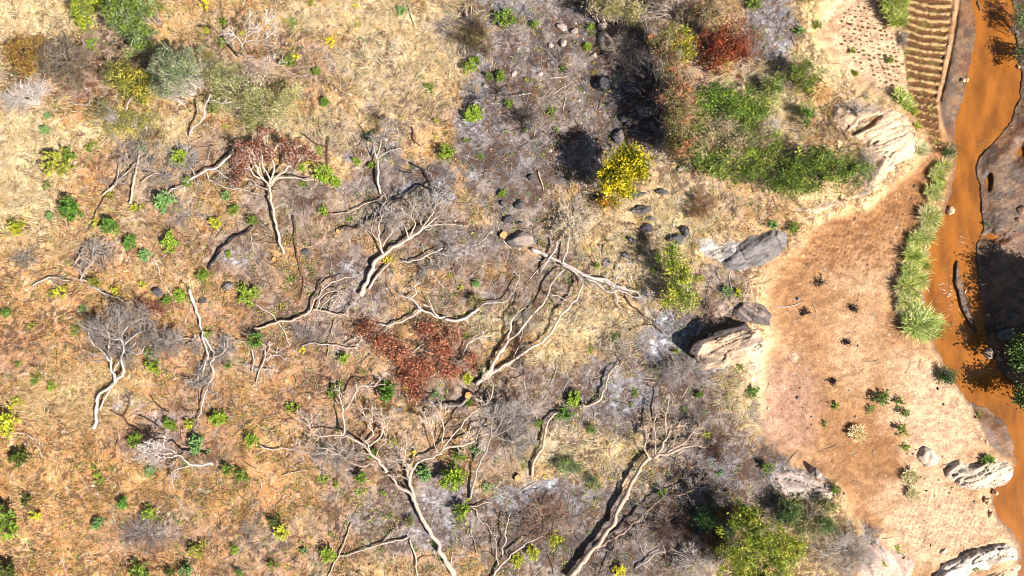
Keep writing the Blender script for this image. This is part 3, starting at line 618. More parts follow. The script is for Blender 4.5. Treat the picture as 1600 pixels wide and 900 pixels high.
# ---------------------------------------------------------------- rocks
def rock(label, u, v, rx, ry, h, c, rot=0, seed=1, name='boulder', cat='boulder', sub=4, cuts=9, group=None, c2=None, sink=0.3, flat=None):
    import bmesh
    h = h*(0.5 if u > 1180 else 0.75)
    rng = np.random.RandomState(seed); bm = bmesh.new(); bmesh.ops.create_icosphere(bm, subdivisions=sub, radius=1)
    V = np.array([v_.co for v_ in bm.verts]); T = np.array([[w.index for w in f.verts] for f in bm.faces]); bm.free()
    for i in range(cuts):
        d = rng.normal(0, 1, 3); d[2] = abs(d[2])*0.8; d /= np.linalg.norm(d); o = rng.uniform(0.62, 0.9)
        e = V@d-o; V = V-np.where(e > 0, e, 0)[:, None]*d[None]*0.93
    nv = np.array([mnoise.fractal(Vector(tuple(x*2.3+seed)), 1.0, 2.0, 4) for x in V]); V = V*(1+0.16*nv)[:, None]
    V[:, 0] /= np.abs(V[:, 0]).max(); V[:, 1] /= np.abs(V[:, 1]).max()
    V = V*[rx*S, ry*S, h]; a = math.radians(-rot); V = np.stack([V[:, 0]*math.cos(a)-V[:, 1]*math.sin(a), V[:, 0]*math.sin(a)+V[:, 1]*math.cos(a), V[:, 2]], -1)
    ctr = Pt(u, v, h*0.5); ctr[2] = gz(ctr[0], ctr[1])+h*(0.5-sink)
    cc = A(*c)*(1+0.55*nv)[:, None]
    if c2 is not None:
        n2_ = np.array([mnoise.fractal(Vector(tuple(x*1.1+seed*2)), 1.0, 2.0, 3) for x in V]); cc = cc+(A(*c2)-cc)*ss(-0.05, 0.25, n2_)[:, None]
    o = build(name, V, None, T, np.clip(cc, 0.02, 0.85), M_ROCK, smooth=True, loc=None); o.location = ctr; tag(o, label, cat, group)
    return o
def outcrop(label, poly, h, cs, seed=1, ang_=30, name='rock_outcrop', cat='rock outcrop', layer=7.0, rough=0.25, step=1.6, edge=12, tilt=(0, 0), notch=None):
    """bedrock standing out of the soil: a closed crust with strata"""
    h *= 0.47; edge *= 1.6
    pp = np.array(poly, float); x0, y0 = pp.min(0)-8; x1, y1 = pp.max(0)+8
    gu, gv = np.meshgrid(np.arange(x0, x1, step), np.arange(y0, y1, step)); s_ = sdf(poly, gu, gv)+10*(fbm(gu, gv, 16, 3, seed)-0.5)
    a = math.radians(ang_); wu = gu+9*(fbm(gu, gv, 40, 4, seed+2)-0.5); wv = gv+9*(fbm(gu, gv, 40, 4, seed+3)-0.5)
    al = wu*math.cos(a)+wv*math.sin(a); ac = -wu*math.sin(a)+wv*math.cos(a)
    stt = vn(al/60, ac/layer, seed+4); stt = np.floor(stt*5)/5*0.7+stt*0.3; fine = 1-np.abs(2*fbm(al/16, ac/3.0, 1.0, 3, seed+5)-1)
    crack = ss(0.035, 0.0, np.abs(fbm(al/55, ac/(layer*1.5), 1.0, 3, seed+6)-0.5))
    prof = ss(-3, edge, s_); cxm, cym = pp.mean(0); tl_ = 1+(gu-cxm)/(x1-x0)*tilt[0]+(gv-cym)/(y1-y0)*tilt[1]
    dz = h*prof*tl_*(0.70+0.55*rough*(stt-0.5)*2+0.12*(fbm(gu, gv, 24, 3, seed+7)-0.5)*2)+0.09*(fine-0.5)*prof-0.13*crack*prof
    if notch is not None:
        for (cx, cy, rx, ry, ro, dd) in notch: dz = dz-dd*blob(gu, gv, cx, cy, rx, ry, ro, 0.5*(fbm(gu, gv, 12, 3, seed+8)-0.5), 0.35)
    dz = np.where(s_ < -1, -0.25-0.05*np.clip(-s_, 0, 6), dz-0.10*(1-prof))
    P = Pts(gu.ravel(), gv.ravel(), dz.ravel()); n_, m_ = gu.shape; ii = np.arange(n_*m_).reshape(n_, m_)
    q = np.stack([ii[1:, :-1], ii[1:, 1:], ii[:-1, 1:], ii[:-1, :-1]], -1).reshape(-1, 4); s4 = s_.ravel()[q].max(1); q = q[s4 > -6]
    c0, c1, c2 = [A(*c) for c in cs]; w = ss(0.35, 0.65, fbm(gu, gv, 30, 4, seed+9)); Cc = mix(np.broadcast_to(c0, gu.shape+(3,)), c1, w); Cc = mix(Cc, c2, ss(0.55, 0.7, fbm(al, ac*3, 26, 4, seed+10))*0.8)
    Cc = Cc*(0.8+0.4*fine)[..., None]; Cc = mix(Cc, A(84, 72, 66), crack*0.7); Cc = np.clip(Cc, 0.02, 0.85)
    used = np.unique(q); remap = -np.ones(n_*m_, int); remap[used] = np.arange(len(used)); Vv = P[used]; base = Pt(cxm, cym)
    o = build(name, Vv, remap[q], None, Cc.reshape(-1, 3)[used], M_ROCK, smooth=True, loc=base); tag(o, label, cat); return o

# ================================================================ ROCKS
rock('large flat dark grey boulder with pale edge at the end of the white fallen trunk', 812, 375, 27, 15, 0.55, (112, 104, 100), 5, 3, c2=(170, 150, 135))
DG = (98, 92, 92)
for (x, y, rx, ry, h, ro, lb) in [
 (944,130,13,17,0.75,70,'upright dark boulder standing left of the deep black bush shadow'),
 (988,136,17,11,0.6,10,'broad dark boulder against the edge of the black bush shadow'),
 (976,160,6,6,0.28,0,'small round grey stone below the two upper dark boulders'),
 (1005,178,14,12,0.6,-20,'biggest boulder of the dark cluster above the yellow tree'),
 (974,184,8,7,0.35,0,'rounded dark boulder at the left of the cluster above the yellow tree'),
 (987,180,5,7,0.35,30,'narrow dark stone wedged between two boulders of the cluster above the yellow tree'),
 (982,194,8,6,0.32,-20,'dark wedge shaped stone in the middle of the cluster above the yellow tree'),
 (1006,198,9,5,0.35,5,'flat dark stone over the lowest stone of the cluster right of the yellow tree top'),
 (1010,211,11,8,0.42,-10,'lowest dark stone of the cluster just right of the yellow tree top'),
 (965,212,11,12,0.45,10,'grey boulder touching the top of the yellow tree'),
 (996,303,16,6,0.3,0,'long dark flat boulder low on the right side of the yellow tree'),
 (1035,299,12,5,0.25,5,'grey flat stone right of the long boulder beside the yellow tree'),
 (1003,328,18,8,0.4,-5,'widest dark boulder in the column below the yellow tree'),
 (1018,341,11,3.5,0.2,5,'thin dark slab under the widest boulder below the yellow tree'),
 (1010,356,13,8,0.4,0,'rounded black boulder below the thin dark slab'),
 (986,375,7,5,0.3,10,'small black boulder left of the charred leafy tree shadow'),
 (978,399,10,5,0.3,5,'low black boulder above the pale fallen trunk twigs'),
 (947,410,10,7,0.25,-10,'half buried grey boulder above the pale fallen trunk'),
 (811,319,9,8,0.35,15,'cracked dark stone above the large flat boulder'),
 (812,348,8,3,0.2,0,'small thin dark stone just above the large flat boulder'),
 (793,341,10,7,0.35,-20,'dark stone up left of the large flat boulder'),
 (785,318,6,5,0.25,0,'smallest dark stone left of the cracked stone above the flat boulder'),
 (355,446,12,7,0.35,-10,'dark boulder on ash left of the bright bush with a black shadow'),
 (244,456,9,8,0.35,20,'round dark boulder below the thin white stick on the left slope'),
 (315,469,8,6,0.18,0,'low purple grey boulder right of the pale log end'),
 (245,-10,10,8,0.3,0,None),
 (829,277,6,6,0.3,0,'small dark stone beside the short pale log left of the yellow tree shadow'),
 (257,78,9,6,0.45,10,'dark bluish stone added for the deep shade between the two big grey green bushes'),  # dark stone added to stand for the deep shadow in the hollow
 (624,641,7,5,0.12,0,'flat dark grey stone right of the round dark bush under the red leaves'),
 (884,110,6,5,0.22,0,'small dark stone on the burnt ground left of the upright boulder'),
 (476,392,8,6,0.15,0,'low grey stone right of the orange cut stump end')]:
    if lb: rock(lb, x, y, rx, ry, h, DG, ro, int(x*3+y) % 997, group='dark boulders on the slope', c2=(140, 128, 120) if (x+y) % 2 else (84, 78, 78))
for (x, y, rx, ry, h, ro, lb) in [
 (878,41,6,11,0.3,-65,'tallest pale stone on the burnt ground near the top edge'),
 (897,48,7,5,0.3,-20,'pale pinkish stone right of the tallest pale stone near the top'),
 (880,67,6,7,0.35,0,'rounded brown grey stone below the tallest pale stone near the top'),
 (861,70,5,5,0.2,0,'small pale stone left of the rounded brown grey stone near the top'),
 (844,115,6,4,0.15,0,'low pale stone on ash at the left of the burnt clearing'),
 (803,114,5,7,0.15,20,'pale grey stone right of the two small bushes at the burnt edge'),
 (940,40,8,7,0.35,10,'pale stone above the big square one under the top bush'),
 (944,58,10,13,0.45,5,'big squarish pale stone under the dead twigs of the top bush'),
 (928,86,6,4,0.2,0,'small grey stone left of the dead twigs of the top bush'),
 (759,133,6,4,0.2,20,'white stone on the ash between two bright bushes'),
 (863,96,4,4,0.15,0,'tiny pale stone in the burnt clearing'),
 (1064,262,7,4,0.2,-30,'pale stone lying at the foot of the green bank bush'),
 (568,222,8,5,0.2,20,'grey stone under the small bare tree fork'),
 (602,216,7,5,0.25,-20,'grey stone right of the small bare tree fork')]:
    rock(lb, x, y, rx, ry, h, (205, 180, 165), ro, int(x*3+y) % 997, name='stone', cat='stone', group='pale stones on the slope', c2=(170, 150, 140), sub=3)
rock('pale triangular boulder with a sharp black shadow on the sand', 1450, 715, 15, 17, 0.75, (250, 226, 200), -50, 44, c2=(232, 200, 170), cuts=12)
rock('pale angular block on the ash above the lower field edge', 1276, 741, 12, 9, 0.6, (200, 180, 160), 35, 61, cuts=12, c2=(160, 140, 125))
rock('flat tan rock slab lying in the brown field', 1238, 557, 11, 10, 0.12, (212, 170, 140), 20, 15, name='field_rock', cat='rock', c2=(190, 150, 125))
for (x, y, rx, ry, h, ro, lb) in [
 (1502,346,11,9,0.5,-25,'largest tan boulder of the three in the river beside the reeds'),
 (1486,346,6,10,0.45,15,'narrow tan boulder in the middle of the three in the river'),
 (1483,329,9,7,0.4,-30,'upper tan boulder of the three in the river beside the reeds'),
 (1463,325,8,5,0.3,20,'tan rock on the bank among the reed roots'),
 (1503,126,4,4,0.2,0,'small tan stone on the wet bank beside the channel'),
 (1510,125,3,4,0.2,0,'tiny orange stone right of the small tan bank stone'),
 (1587,107,3,4,0.2,0,'small pale stone at the right water edge near the top'),
 (1497,287,5,4,0.15,0,'small wet stone in the river above the three tan boulders'),
 (1540,782,6,6,0.25,-40,'tan rock at the waterline below the layered outcrop'),
 (1553,769,5,5,0.3,-30,'pale rock just right of the layered outcrop foot'),
 (1575,781,5,4,0.2,-30,'small tan rock alone in the water near the lower right'),
 (1547,804,4,7,0.2,30,'thin pale rock at the waterline above the bottom ledge'),
 (1542,691,3,4,0.15,0,'small pale stone on the bank above the layered outcrop'),
 (1490,764,4,3,0.15,0,'small white stone at the left foot of the layered outcrop'),
 (1533,685,4,3,0.12,0,'pale flat stone on the mud edge above the layered outcrop')]:
    rock(lb, x, y, rx, ry, h, (244, 202, 158), ro, int(x*3+y) % 997, name='river_rock', cat='river rock', group='tan rocks along the river', c2=(214, 170, 128), sub=3)
for (x, y, rx, ry, h, ro, c, lb) in [
 (1575,523,16,10,0.7,-5,(110,112,112),'long smooth grey boulder in the tree shade at the right edge'),
 (1564,512,6,7,0.45,20,(100,102,100),'grey boulder leaning on the long smooth one in the tree shade'),
 (1567,490,6,8,0.4,0,(130,110,90),'brown boulder above the others in the tree shade'),
 (1583,494,8,6,0.4,0,(110,108,100),'square grey boulder above the long smooth one in the tree shade'),
 (1583,546,10,12,0.6,20,(92,92,94),'dark boulder under the long smooth one in the tree shade'),
 (1545,553,9,10,0.5,30,(190,165,140),'pale jagged rock half out of the tree shade at the water edge'),
 (1544,492,5,3,0.25,10,(200,140,100),'small orange rock at the tip of the tree shade'),
 (1561,560,4,6,0.3,-40,(150,130,110),'small rock right of the pale jagged rock in the shade'),
 (1590,574,8,6,0.4,0,(100,98,92),'dark rock under the overhanging green leaves'),
 (1597,327,7,8,0.4,0,(160,120,95),'brown rock on the mud flat at the right edge'),
 (1592,343,5,5,0.3,0,(170,130,100),'small brown rock below another on the mud flat at the right edge')]:
    rock(lb, x, y, rx, ry, h, c, ro, int(x*3+y) % 997, name='bank_rock', cat='bank rock', group='rocks on the right bank', sub=3, cuts=8)

# bedrock
outcrop('rounded bedrock slab, white left and dark grey right, at the field edge',
 [(1068,372),(1080,358),(1105,352),(1130,362),(1165,360),(1200,350),(1222,352),(1240,375),(1243,392),(1222,408),(1195,428),(1160,440),(1130,430),(1100,415),(1075,395)],
 0.8, [(150,140,134),(206,194,182),(236,224,212)], 3, -15, name='rock_slab', cat='rock slab', layer=16, rough=0.12, edge=34)
outcrop('dark grey smooth rock face on the right end of the white slab',
 [(1120,408),(1140,385),(1165,366),(1195,357),(1218,355),(1234,368),(1236,390),(1214,406),(1180,424),(1150,428),(1128,422)],
 0.98, [(126,118,112),(146,136,130),(100,94,92)], 5, -25, name='dark_outcrop', cat='rock face', layer=18, rough=0.08, edge=14)
rock('dark rounded knob left of the white bedrock slab', 1060, 372, 13, 9, 0.6, (110,104,102), 30, 71, c2=(150,138,130)); rock('small dark knob under the orange dead bush', 1072, 362, 10, 8, 0.6, (105,98,96), 60, 72, c2=(150,138,130))
rock('dark pitted stone at the lower tip of the orange dead bush', 1046, 372, 6, 8, 0.4, (95,88,86), 0, 73)
outcrop('whitish layered rock spur with black cracks running down to the planting ridges',
 [(1300,160),(1340,150),(1375,160),(1400,165),(1420,180),(1438,205),(1446,232),(1430,250),(1405,262),(1385,285),(1360,310),(1320,325),(1275,342),(1240,335),(1225,315),(1260,320),(1310,306),(1345,290),(1360,255),(1340,225),(1310,210),(1290,190)],
 0.95, [(216,180,144),(228,196,160),(186,158,136)], 8, -28, cat='rock spur', name='rock_spur', layer=9, rough=0.35, edge=16,
 notch=[(1345,200,26,5,-25,0.6),(1360,186,18,4,-15,0.5),(1325,172,14,4,30,0.35)])
outcrop('grey and rusty rock ridge with a black overhang beside the ash patch',
 [(1076,548),(1082,532),(1100,522),(1130,512),(1160,508),(1185,512),(1198,535),(1192,560),(1165,575),(1130,578),(1100,582),(1085,568)],
 1.25, [(200,166,134),(222,192,160),(120,102,92)], 12, -20, name='rock_ridge', cat='rock ridge', layer=9, rough=0.3, edge=9, tilt=(-0.2,-1.2))
outcrop('black crescent crest, coloured as overhang shade, along the top of the rusty rock ridge', [(1072,550),(1078,532),(1098,517),(1130,508),(1162,505),(1168,514),(1142,523),(1114,532),(1098,546),(1086,560)],
 2.3, [(62,54,52),(92,80,76),(44,40,40)], 13, -20, name='overhang_shade_crest', cat='rock crest', layer=6, rough=0.5, edge=4)  # added crest; shade of the overhang put into its near-black colour
outcrop('broken dark rock ledge above the black overhang', [(1138,482),(1160,468),(1190,472),(1206,490),(1205,512),(1180,508),(1150,502)],
 0.75, [(120,106,100),(170,146,132),(84,76,74)], 14, 40, name='rock_ledge', cat='rock ledge', layer=8, rough=0.45, edge=7)
outcrop('cracked grey layered outcrop reaching into the river at the right',
 [(1475,745),(1482,725),(1500,718),(1530,722),(1555,712),(1578,720),(1590,732),(1588,748),(1565,762),(1540,768),(1520,770),(1495,762)],
 0.85, [(200,176,152),(226,202,174),(146,128,114)], 21, -22, layer=6, rough=0.4, edge=7)
outcrop('pale steep rock ledge at the bottom right corner',
 [(1452,905),(1475,880),(1505,862),(1545,852),(1575,848),(1592,858),(1590,875),(1562,885),(1535,892),(1500,905),(1480,930)],
 0.95, [(216,196,174),(234,216,194),(160,140,122)], 25, -25, name='rock_ledge', cat='rock ledge', layer=7, rough=0.4, edge=8)
outcrop('low tan rock shelf behind the pale ledge at the bottom right corner',
 [(1525,905),(1545,893),(1575,885),(1594,872),(1600,850),(1625,850),(1640,880),(1600,905),(1560,930)], 0.5, [(214,176,140),(226,190,156),(170,130,100)], 28, -25, name='rock_shelf', cat='rock shelf', layer=7, rough=0.3, edge=8)
outcrop('low rubble of grey rock below the square block by the lower field',
 [(1205,735),(1235,722),(1262,728),(1300,745),(1315,765),(1300,785),(1265,790),(1230,785),(1200,770)], 0.35, [(186,166,152),(214,192,174),(144,128,118)], 31, 10, name='rock_rubble', cat='rock rubble', layer=8, rough=0.55, edge=10)
outcrop('pinkish rubble rock at the bottom beside the grey dead bush',
 [(1335,850),(1370,842),(1420,855),(1438,880),(1425,920),(1370,930),(1330,900)], 0.35, [(222,190,168),(206,170,146),(170,140,124)], 35, 50, name='rock_rubble', cat='rock rubble', layer=8, rough=0.55, edge=12)
outcrop('small cracked rock knob on the sand above the pale ledge', [(1464,868),(1468,855),(1482,850),(1486,862),(1478,872)], 0.3, [(206,180,160),(226,200,176),(150,130,116)], 38, 5, name='small_outcrop', cat='rock knob', layer=5, rough=0.5, edge=4)
outcrop('low brown rock left of the black overhang top', [(1095,500),(1110,470),(1135,460),(1150,480),(1135,500),(1110,510)], 0.4, [(150,128,116),(190,160,140),(110,96,90)], 41, 60, name='rock_rubble', cat='rock rubble', layer=7, rough=0.5, edge=8)

# ================================================================ FALLEN AND DEAD TREES (traced limb by limb)
fallen('fallen_tree', 'fallen tree', 'large forked fallen tree whose pale trunk ends at the bottom centre beside white ash', 'pale', [
 ([(709,899),(690,862),(670,828),(655,795),(640,772),(625,758),(605,738)], 6.5, 4, 0.25, 0.7, 0.3, 0),
 ([(605,738),(592,722),(583,712),(573,700),(562,692),(548,684),(537,680)], 4, 2.8, 0.7, 1.1, 0.1, .4),
 ([(652,790),(645,770),(641,752),(645,735),(655,722),(672,716),(688,706)], 4.5, 3.5, 0.5, 0.9, 0.1, .3),
 ([(688,706),(705,699),(725,696),(745,687),(762,677)], 3, 1.8, 0.9, 1.0, 0.2, .8),
 ([(690,704),(705,685),(725,655),(745,640),(762,628),(768,612),(770,595)], 2.2, 1.6, 0.9, 1.5, 0.3, 1),
 ([(642,752),(635,732),(630,720),(634,705),(630,690)], 2.0, 1, 0.7, 1.2, 0.1, .7),
 ([(537,680),(536,662),(536,640),(530,620),(531,604)], 2.2, 1.6, 1.1, 1.5, 0.1, .5),
 ([(537,680),(518,680),(497,679),(485,668),(478,655)], 1.9, 1.0, 1.1, 1.2, 0.1, 1),
 ([(584,726),(565,728),(545,722),(525,708),(512,702),(492,697),(475,700)], 1.8, 1.1, 0.6, 0.8, 0.1, 1),
 ([(573,700),(575,688),(582,678),(575,664),(582,648),(578,630)], 2.0, 1.2, 0.8, 1.3, 0.1, .8),
 ([(574,698),(585,690),(595,678),(600,668),(612,655)], 2.4, 1.4, 0.8, 1.3, 0, .7),
 ([(588,712),(592,700),(603,690),(603,678)], 1.8, 1.2, 0.7, 1.0, 0, .4),
 ([(536,640),(548,630),(558,612),(568,603),(600,600)], 2.2, 1.2, 1.2, 1.4, 0.1, .5),
 ([(692,692),(693,668),(688,652),(680,640)], 1.7, 1, 1.0, 1.3, 0, .7),
 ([(683,708),(676,680),(670,655)], 1.4, .8, .9, 1.3, 0, .8)], twigs=(9,5,3), tl=(1.3,.6,.3), seed=101, tt0=0.35)
fallen('fallen_tree', 'fallen tree', 'long pale leaning tree running from the bottom edge up to a fan of bare branches', 'tan', [
 ([(888,903),(905,884),(922,864),(938,846),(950,832),(962,808),(972,785),(982,765),(992,745),(1004,728),(1020,716)], 7.5, 5, 0.6, 0.7, 0.15, 0),
 ([(1020,716),(1035,711),(1055,705),(1070,699),(1087,696)], 4.6, 2.3, .9, 1.2, 0.1, 1),
 ([(1020,716),(1032,705),(1038,690),(1045,675),(1062,664)], 4.0, 2.2, .9, 1.3, 0.1, 1),
 ([(1024,712),(1024,690),(1022,672),(1024,652)], 3, 1.8, .9, 1.2, 0, .8),
 ([(1016,718),(1008,702),(1010,688),(1014,675)], 3, 1.8, .8, 1.2, 0, .8),
 ([(1040,690),(1041,665),(1042,640),(1044,620)], 2.6, 1.4, 1.1, 1.5, 0, .6),
 ([(1040,710),(1062,696),(1078,682),(1090,668)], 2.8, 1.6, 1, 1.4, 0, .9)], twigs=(7,4,3), tl=(1.0,.5,.3), seed=102)
fallen('fallen_tree', 'fallen tree', 'brown branching tree lying just right of the long leaning trunk at the bottom', 'brown', [
 ([(932,858),(948,846),(965,838),(985,822),(998,812),(1010,797),(1025,784),(1042,775)], 3.6, 2.4, 0.4, 0.8, 0.2, .5),
 ([(1042,775),(1062,772),(1080,767),(1094,757),(1108,750)], 2.2, 1.2, 0.8, 1.2, 0.1, .8),
 ([(1078,768),(1088,752),(1100,742)], 1.3, .8, 1.0, 1.3, 0, .6),
 ([(985,822),(1000,828),(1020,822),(1040,812)], 1.6, .9, 0.5, 0.6, 0, 1),
 ([(965,838),(960,858),(952,880),(942,900)], 2, 1.2, 0.4, 0.4, 0.2, .6),
 ([(955,878),(968,858),(985,845),(1000,832)], 1.8, 1, 0.4, 0.8, 0.1, 1)], twigs=(12,5,3), tl=(1.1,.5,.3), seed=103, tb='dgrey', tt0=0.1)
fallen('fallen_tree', 'fallen tree', 'silvery straight fallen trunk with orange cut end, splintered top under the leafy tree', 'white', [
 ([(829,388),(850,397),(875,410),(905,424),(935,439),(962,447),(985,454),(1003,462)], 5.0, 3.0, 0.15, 0.35, 0.1, .3),
 ([(858,405),(851,414),(845,425)], 3, 2, 0.5, 0.2, 0.2, 0),
 ([(870,377),(869,388),(862,398),(855,407)], 2.4, 2.6, 0.9, 0.5, 0, 0),
 ([(888,374),(887,388),(883,399),(878,411)], 2.2, 2.4, 1.0, 0.5, 0, 0),
 ([(875,413),(895,424),(905,435),(912,446)], 3, 2, 0.4, 0.5, 0.1, 0),
 ([(905,424),(930,436),(955,440),(980,452)], 4.6, 2.0, 0.35, 0.5, 0.15, .4),
 ([(915,432),(935,447),(955,458),(965,470),(971,484)], 3, 1.1, 0.3, 0.5, 0.1, .4),
 ([(962,436),(970,425),(977,416)], 2.4, 1.2, .4, 1.0, 0, .3),
 ([(960,448),(985,462),(1000,466)], 2.4, 1.2, 0.4, 0.6, 0, .6)], twigs=(8,4,2), tl=(.8,.45,.25), seed=104, ang=(.15,.6))
fallen('fallen_tree', 'fallen tree', 'twin trunked fallen tree with fresh orange cut base near the red leaves', 'pale', [
 ([(744,600),(755,590),(765,577),(775,562),(785,543),(793,530)], 6.5, 4.5, 0.25, 0.6, 0.1, 0),
 ([(793,530),(797,515),(800,500),(808,490),(822,480)], 3.6, 1.8, 0.6, 1.2, 0.1, 1),
 ([(785,543),(798,530),(812,516),(822,503),(838,486),(850,474),(857,461),(862,444),(872,430),(883,420)], 3.6, 2.2, 0.5, 0.8, 0.3, .5),
 ([(752,594),(772,580),(795,565),(810,557),(828,548),(845,535),(862,518)], 5.2, 3.2, 0.2, 0.6, 0.1, 0),
 ([(862,518),(868,502),(876,492),(892,478),(900,470),(906,456),(911,444)], 3.2, 2.4, 0.6, 1.0, 0.2, .2),
 ([(857,462),(872,462),(885,470),(894,472)], 1.4, 1, 0.7, 0.6, 0, .3),
 ([(800,562),(808,545),(815,520),(818,500)], 2, 1, 0.3, 0.7, 0.1, 1),
 ([(768,578),(790,572),(806,575),(820,573)], 2.2, 1.2, 0.3, 0.3, 0.1, .5)], twigs=(8,5,3), tl=(1.1,.5,.28), seed=105, tb='dgrey', tt0=.3)
fallen('fallen_tree', 'fallen tree', 'thick pale fallen trunk with double stem and a tangled silver crown on black ash', 'pale', [
 ([(563,461),(570,446),(578,430),(586,416),(592,404),(604,396),(618,386),(632,376)], 6.5, 4.2, 0.25, 0.6, 0.1, 0),
 ([(632,376),(645,367),(662,357),(675,347),(685,340)], 4, 2.2, 0.6, 1.0, 0.1, 1),
 ([(576,452),(586,436),(596,425),(606,414),(612,408)], 3.5, 2.2, 0.3, 0.5, 0, 0),
 ([(600,400),(595,388),(591,376),(595,362),(590,350),(597,338),(612,332)], 3, 1.4, 0.6, 1.4, 0.1, .8),
 ([(598,384),(605,374),(613,362),(618,352)], 2.0, 1.4, .7, 1.2, 0, .5),
 ([(591,376),(580,362),(582,350)], 1.6, 1, .9, 1.2, 0, .5),
 ([(638,372),(634,355),(622,343),(618,330)], 2.2, 1.2, 0.8, 1.5, 0, 1),
 ([(640,370),(648,352),(643,335),(650,318)], 2.0, 1.2, 0.9, 1.8, 0, 1),
 ([(655,361),(668,345),(680,325),(690,312)], 2, 1, 0.9, 1.7, 0, 1),
 ([(662,356),(680,350),(698,352),(712,350)], 2, 1, 0.9, 1.2, 0, 1)], twigs=(9,5,2), tl=(1.3,.8,.4), seed=106, tb='grey', ang=(.3,1.2))
fallen('charred_limb', 'charred log', 'charred black trunk lying across white ash behind the silver tangled crown', 'char', [
 ([(570,345),(590,338),(605,326),(618,317),(632,308),(645,298),(655,290)], 4.5, 3.2, 0.3, 0.5, 0.2, .3),
 ([(655,290),(672,296),(690,302),(700,312)], 3, 2, 0.4, 0.4, 0.1, .4),
 ([(632,308),(640,318),(652,322)], 2, 1.2, .3, .4, 0, .4)], twigs=(4,3,0), tl=(.8,.4,.3), seed=107)
fallen('fallen_branch', 'fallen branch', 'fan of silvery twigs right of the tangled crown ending in a twiggy spray', 'white', [
 ([(628,406),(642,408),(652,406),(665,398),(680,392),(692,388)], 2.2, 1.8, 0.3, 0.7, 0.1, .4),
 ([(665,398),(672,405),(676,415)], 1.3, .8, .4, .5, 0, .8),
 ([(680,392),(694,398),(708,400)], 1.3, .8, .5, .6, 0, 1)], twigs=(10,5,3), tl=(1.0,.5,.25), seed=108, tb='grey')
fallen('fallen_tree', 'fallen tree', 'low tree of many parallel limbs fanning to the ash left of the double trunk', 'tan', [
 ([(398,512),(420,508),(440,502),(458,499),(472,494),(484,486)], 3.2, 3.0, 0.2, 0.4, 0.1, .2),
 ([(484,486),(492,470),(500,458),(510,448),(522,438),(536,433),(545,434)], 2.6, 1.5, 0.4, 0.9, 0.2, .4),
 ([(486,486),(505,485),(520,490),(535,492),(545,495)], 2.8, 2, 0.3, 0.4, 0.1, .2),
 ([(492,484),(500,470),(508,460),(520,455),(535,452)], 1.9, 1.2, 0.4, 0.8, 0.1, .5),
 ([(500,484),(508,474),(515,470),(522,462),(530,462)], 1.7, 1.2, 0.4, 0.8, 0.1, .4),
 ([(515,487),(520,478),(528,468),(538,462)], 1.7, 1.1, 0.4, 0.8, 0.1, .4),
 ([(488,478),(492,468),(500,462),(504,450),(514,442)], 1.5, 1, 0.6, 0.9, 0.1, .3),
 ([(545,495),(542,485),(550,476),(556,470)], 1.2, .8, 0.4, 0.4, 0.1, .3)], twigs=(4,3,2), tl=(.6,.4,.25), seed=109, ang=(.2,.8))
fallen('fallen_tree', 'fallen tree', 'flat crowned fallen tree with dense purple grey twigs on the left slope', 'white', [
 ([(146,669),(149,652),(153,636),(152,622),(160,611),(170,605),(180,597)], 4.8, 3.6, 0.25, 0.5, 0.1, 0),
 ([(156,640),(162,626),(170,612),(180,598)], 2.2, 2.2, 0.4, 0.6, 0.1, 0),
 ([(180,597),(176,585),(172,572),(168,560),(158,548),(150,540),(143,528),(138,515)], 3.2, 1.8, 0.5, 1.5, 0.2, .8),
 ([(180,597),(189,586),(193,575),(190,562),(194,550),(193,538),(187,528)], 3.2, 2, 0.5, 1.5, 0.2, .8),
 ([(172,572),(172,558),(170,545),(180,540),(190,543)], 2.4, 1.5, 0.7, 1.2, 0.1, .8),
 ([(178,580),(185,566),(190,555)], 2, 1.6, 0.6, 0.8, 0, .5),
 ([(193,545),(205,548),(215,551),(222,548),(226,540),(240,541),(256,543)], 1.8, 1, 1.0, 1.3, 0.1, 1),
 ([(187,530),(175,528),(165,526),(155,520)], 1.8, 1, 1.3, 1.6, 0, 1),
 ([(170,545),(172,530),(168,515),(175,500)], 1.8, 1, 1.3, 1.7, 0, 1),
 ([(194,540),(205,528),(218,520),(235,515)], 1.8, 1, 1.3, 1.6, 0, 1),
 ([(190,530),(196,515),(208,504),(222,498)], 1.6, 1, 1.3, 1.7, 0, 1),
 ([(188,527),(184,512),(192,500)], 1.6, 1, 1.3, 1.7, 0, 1),
 ([(200,545),(225,530),(248,528),(268,535)], 1.6, .9, 1.2, 1.4, 0, 1)], twigs=(12,6,3), tl=(1.4,.75,.4), seed=110, tb='dgrey', ang=(.3,1.2), tt0=.35)
fallen('fallen_tree', 'fallen tree', 'slender white fallen tree whose top points down between two grey twig masses', 'white', [
 ([(296,451),(300,463),(305,476),(307,488),(312,500),(315,515)], 4.2, 3, 0.2, 0.4, 0.1, 0),
 ([(315,515),(313,527),(318,540),(322,555),(320,570),(316,582),(320,596)], 2.6, 1.6, 0.4, 0.7, 0.1, 1),
 ([(316,525),(325,535),(332,545),(332,558),(330,572),(333,585),(328,600),(321,618),(314,640),(308,656)], 2.6, 1.6, 0.4, 0.4, 0.3, .6),
 ([(332,558),(345,556),(352,545),(360,540)], 1.5, .9, 0.6, 0.8, 0.1, 1),
 ([(313,530),(306,522),(303,535)], 1.3, .9, 0.4, 0.5, 0.1, .8),
 ([(320,575),(312,588),(310,600)], 1.4, .9, 0.5, 0.5, 0, .8),
 ([(305,530),(290,529),(274,530)], 1.4, .9, 0.4, 0.4, 0, .3)], twigs=(11,5,3), tl=(1.0,.5,.28), seed=111, tb='grey')
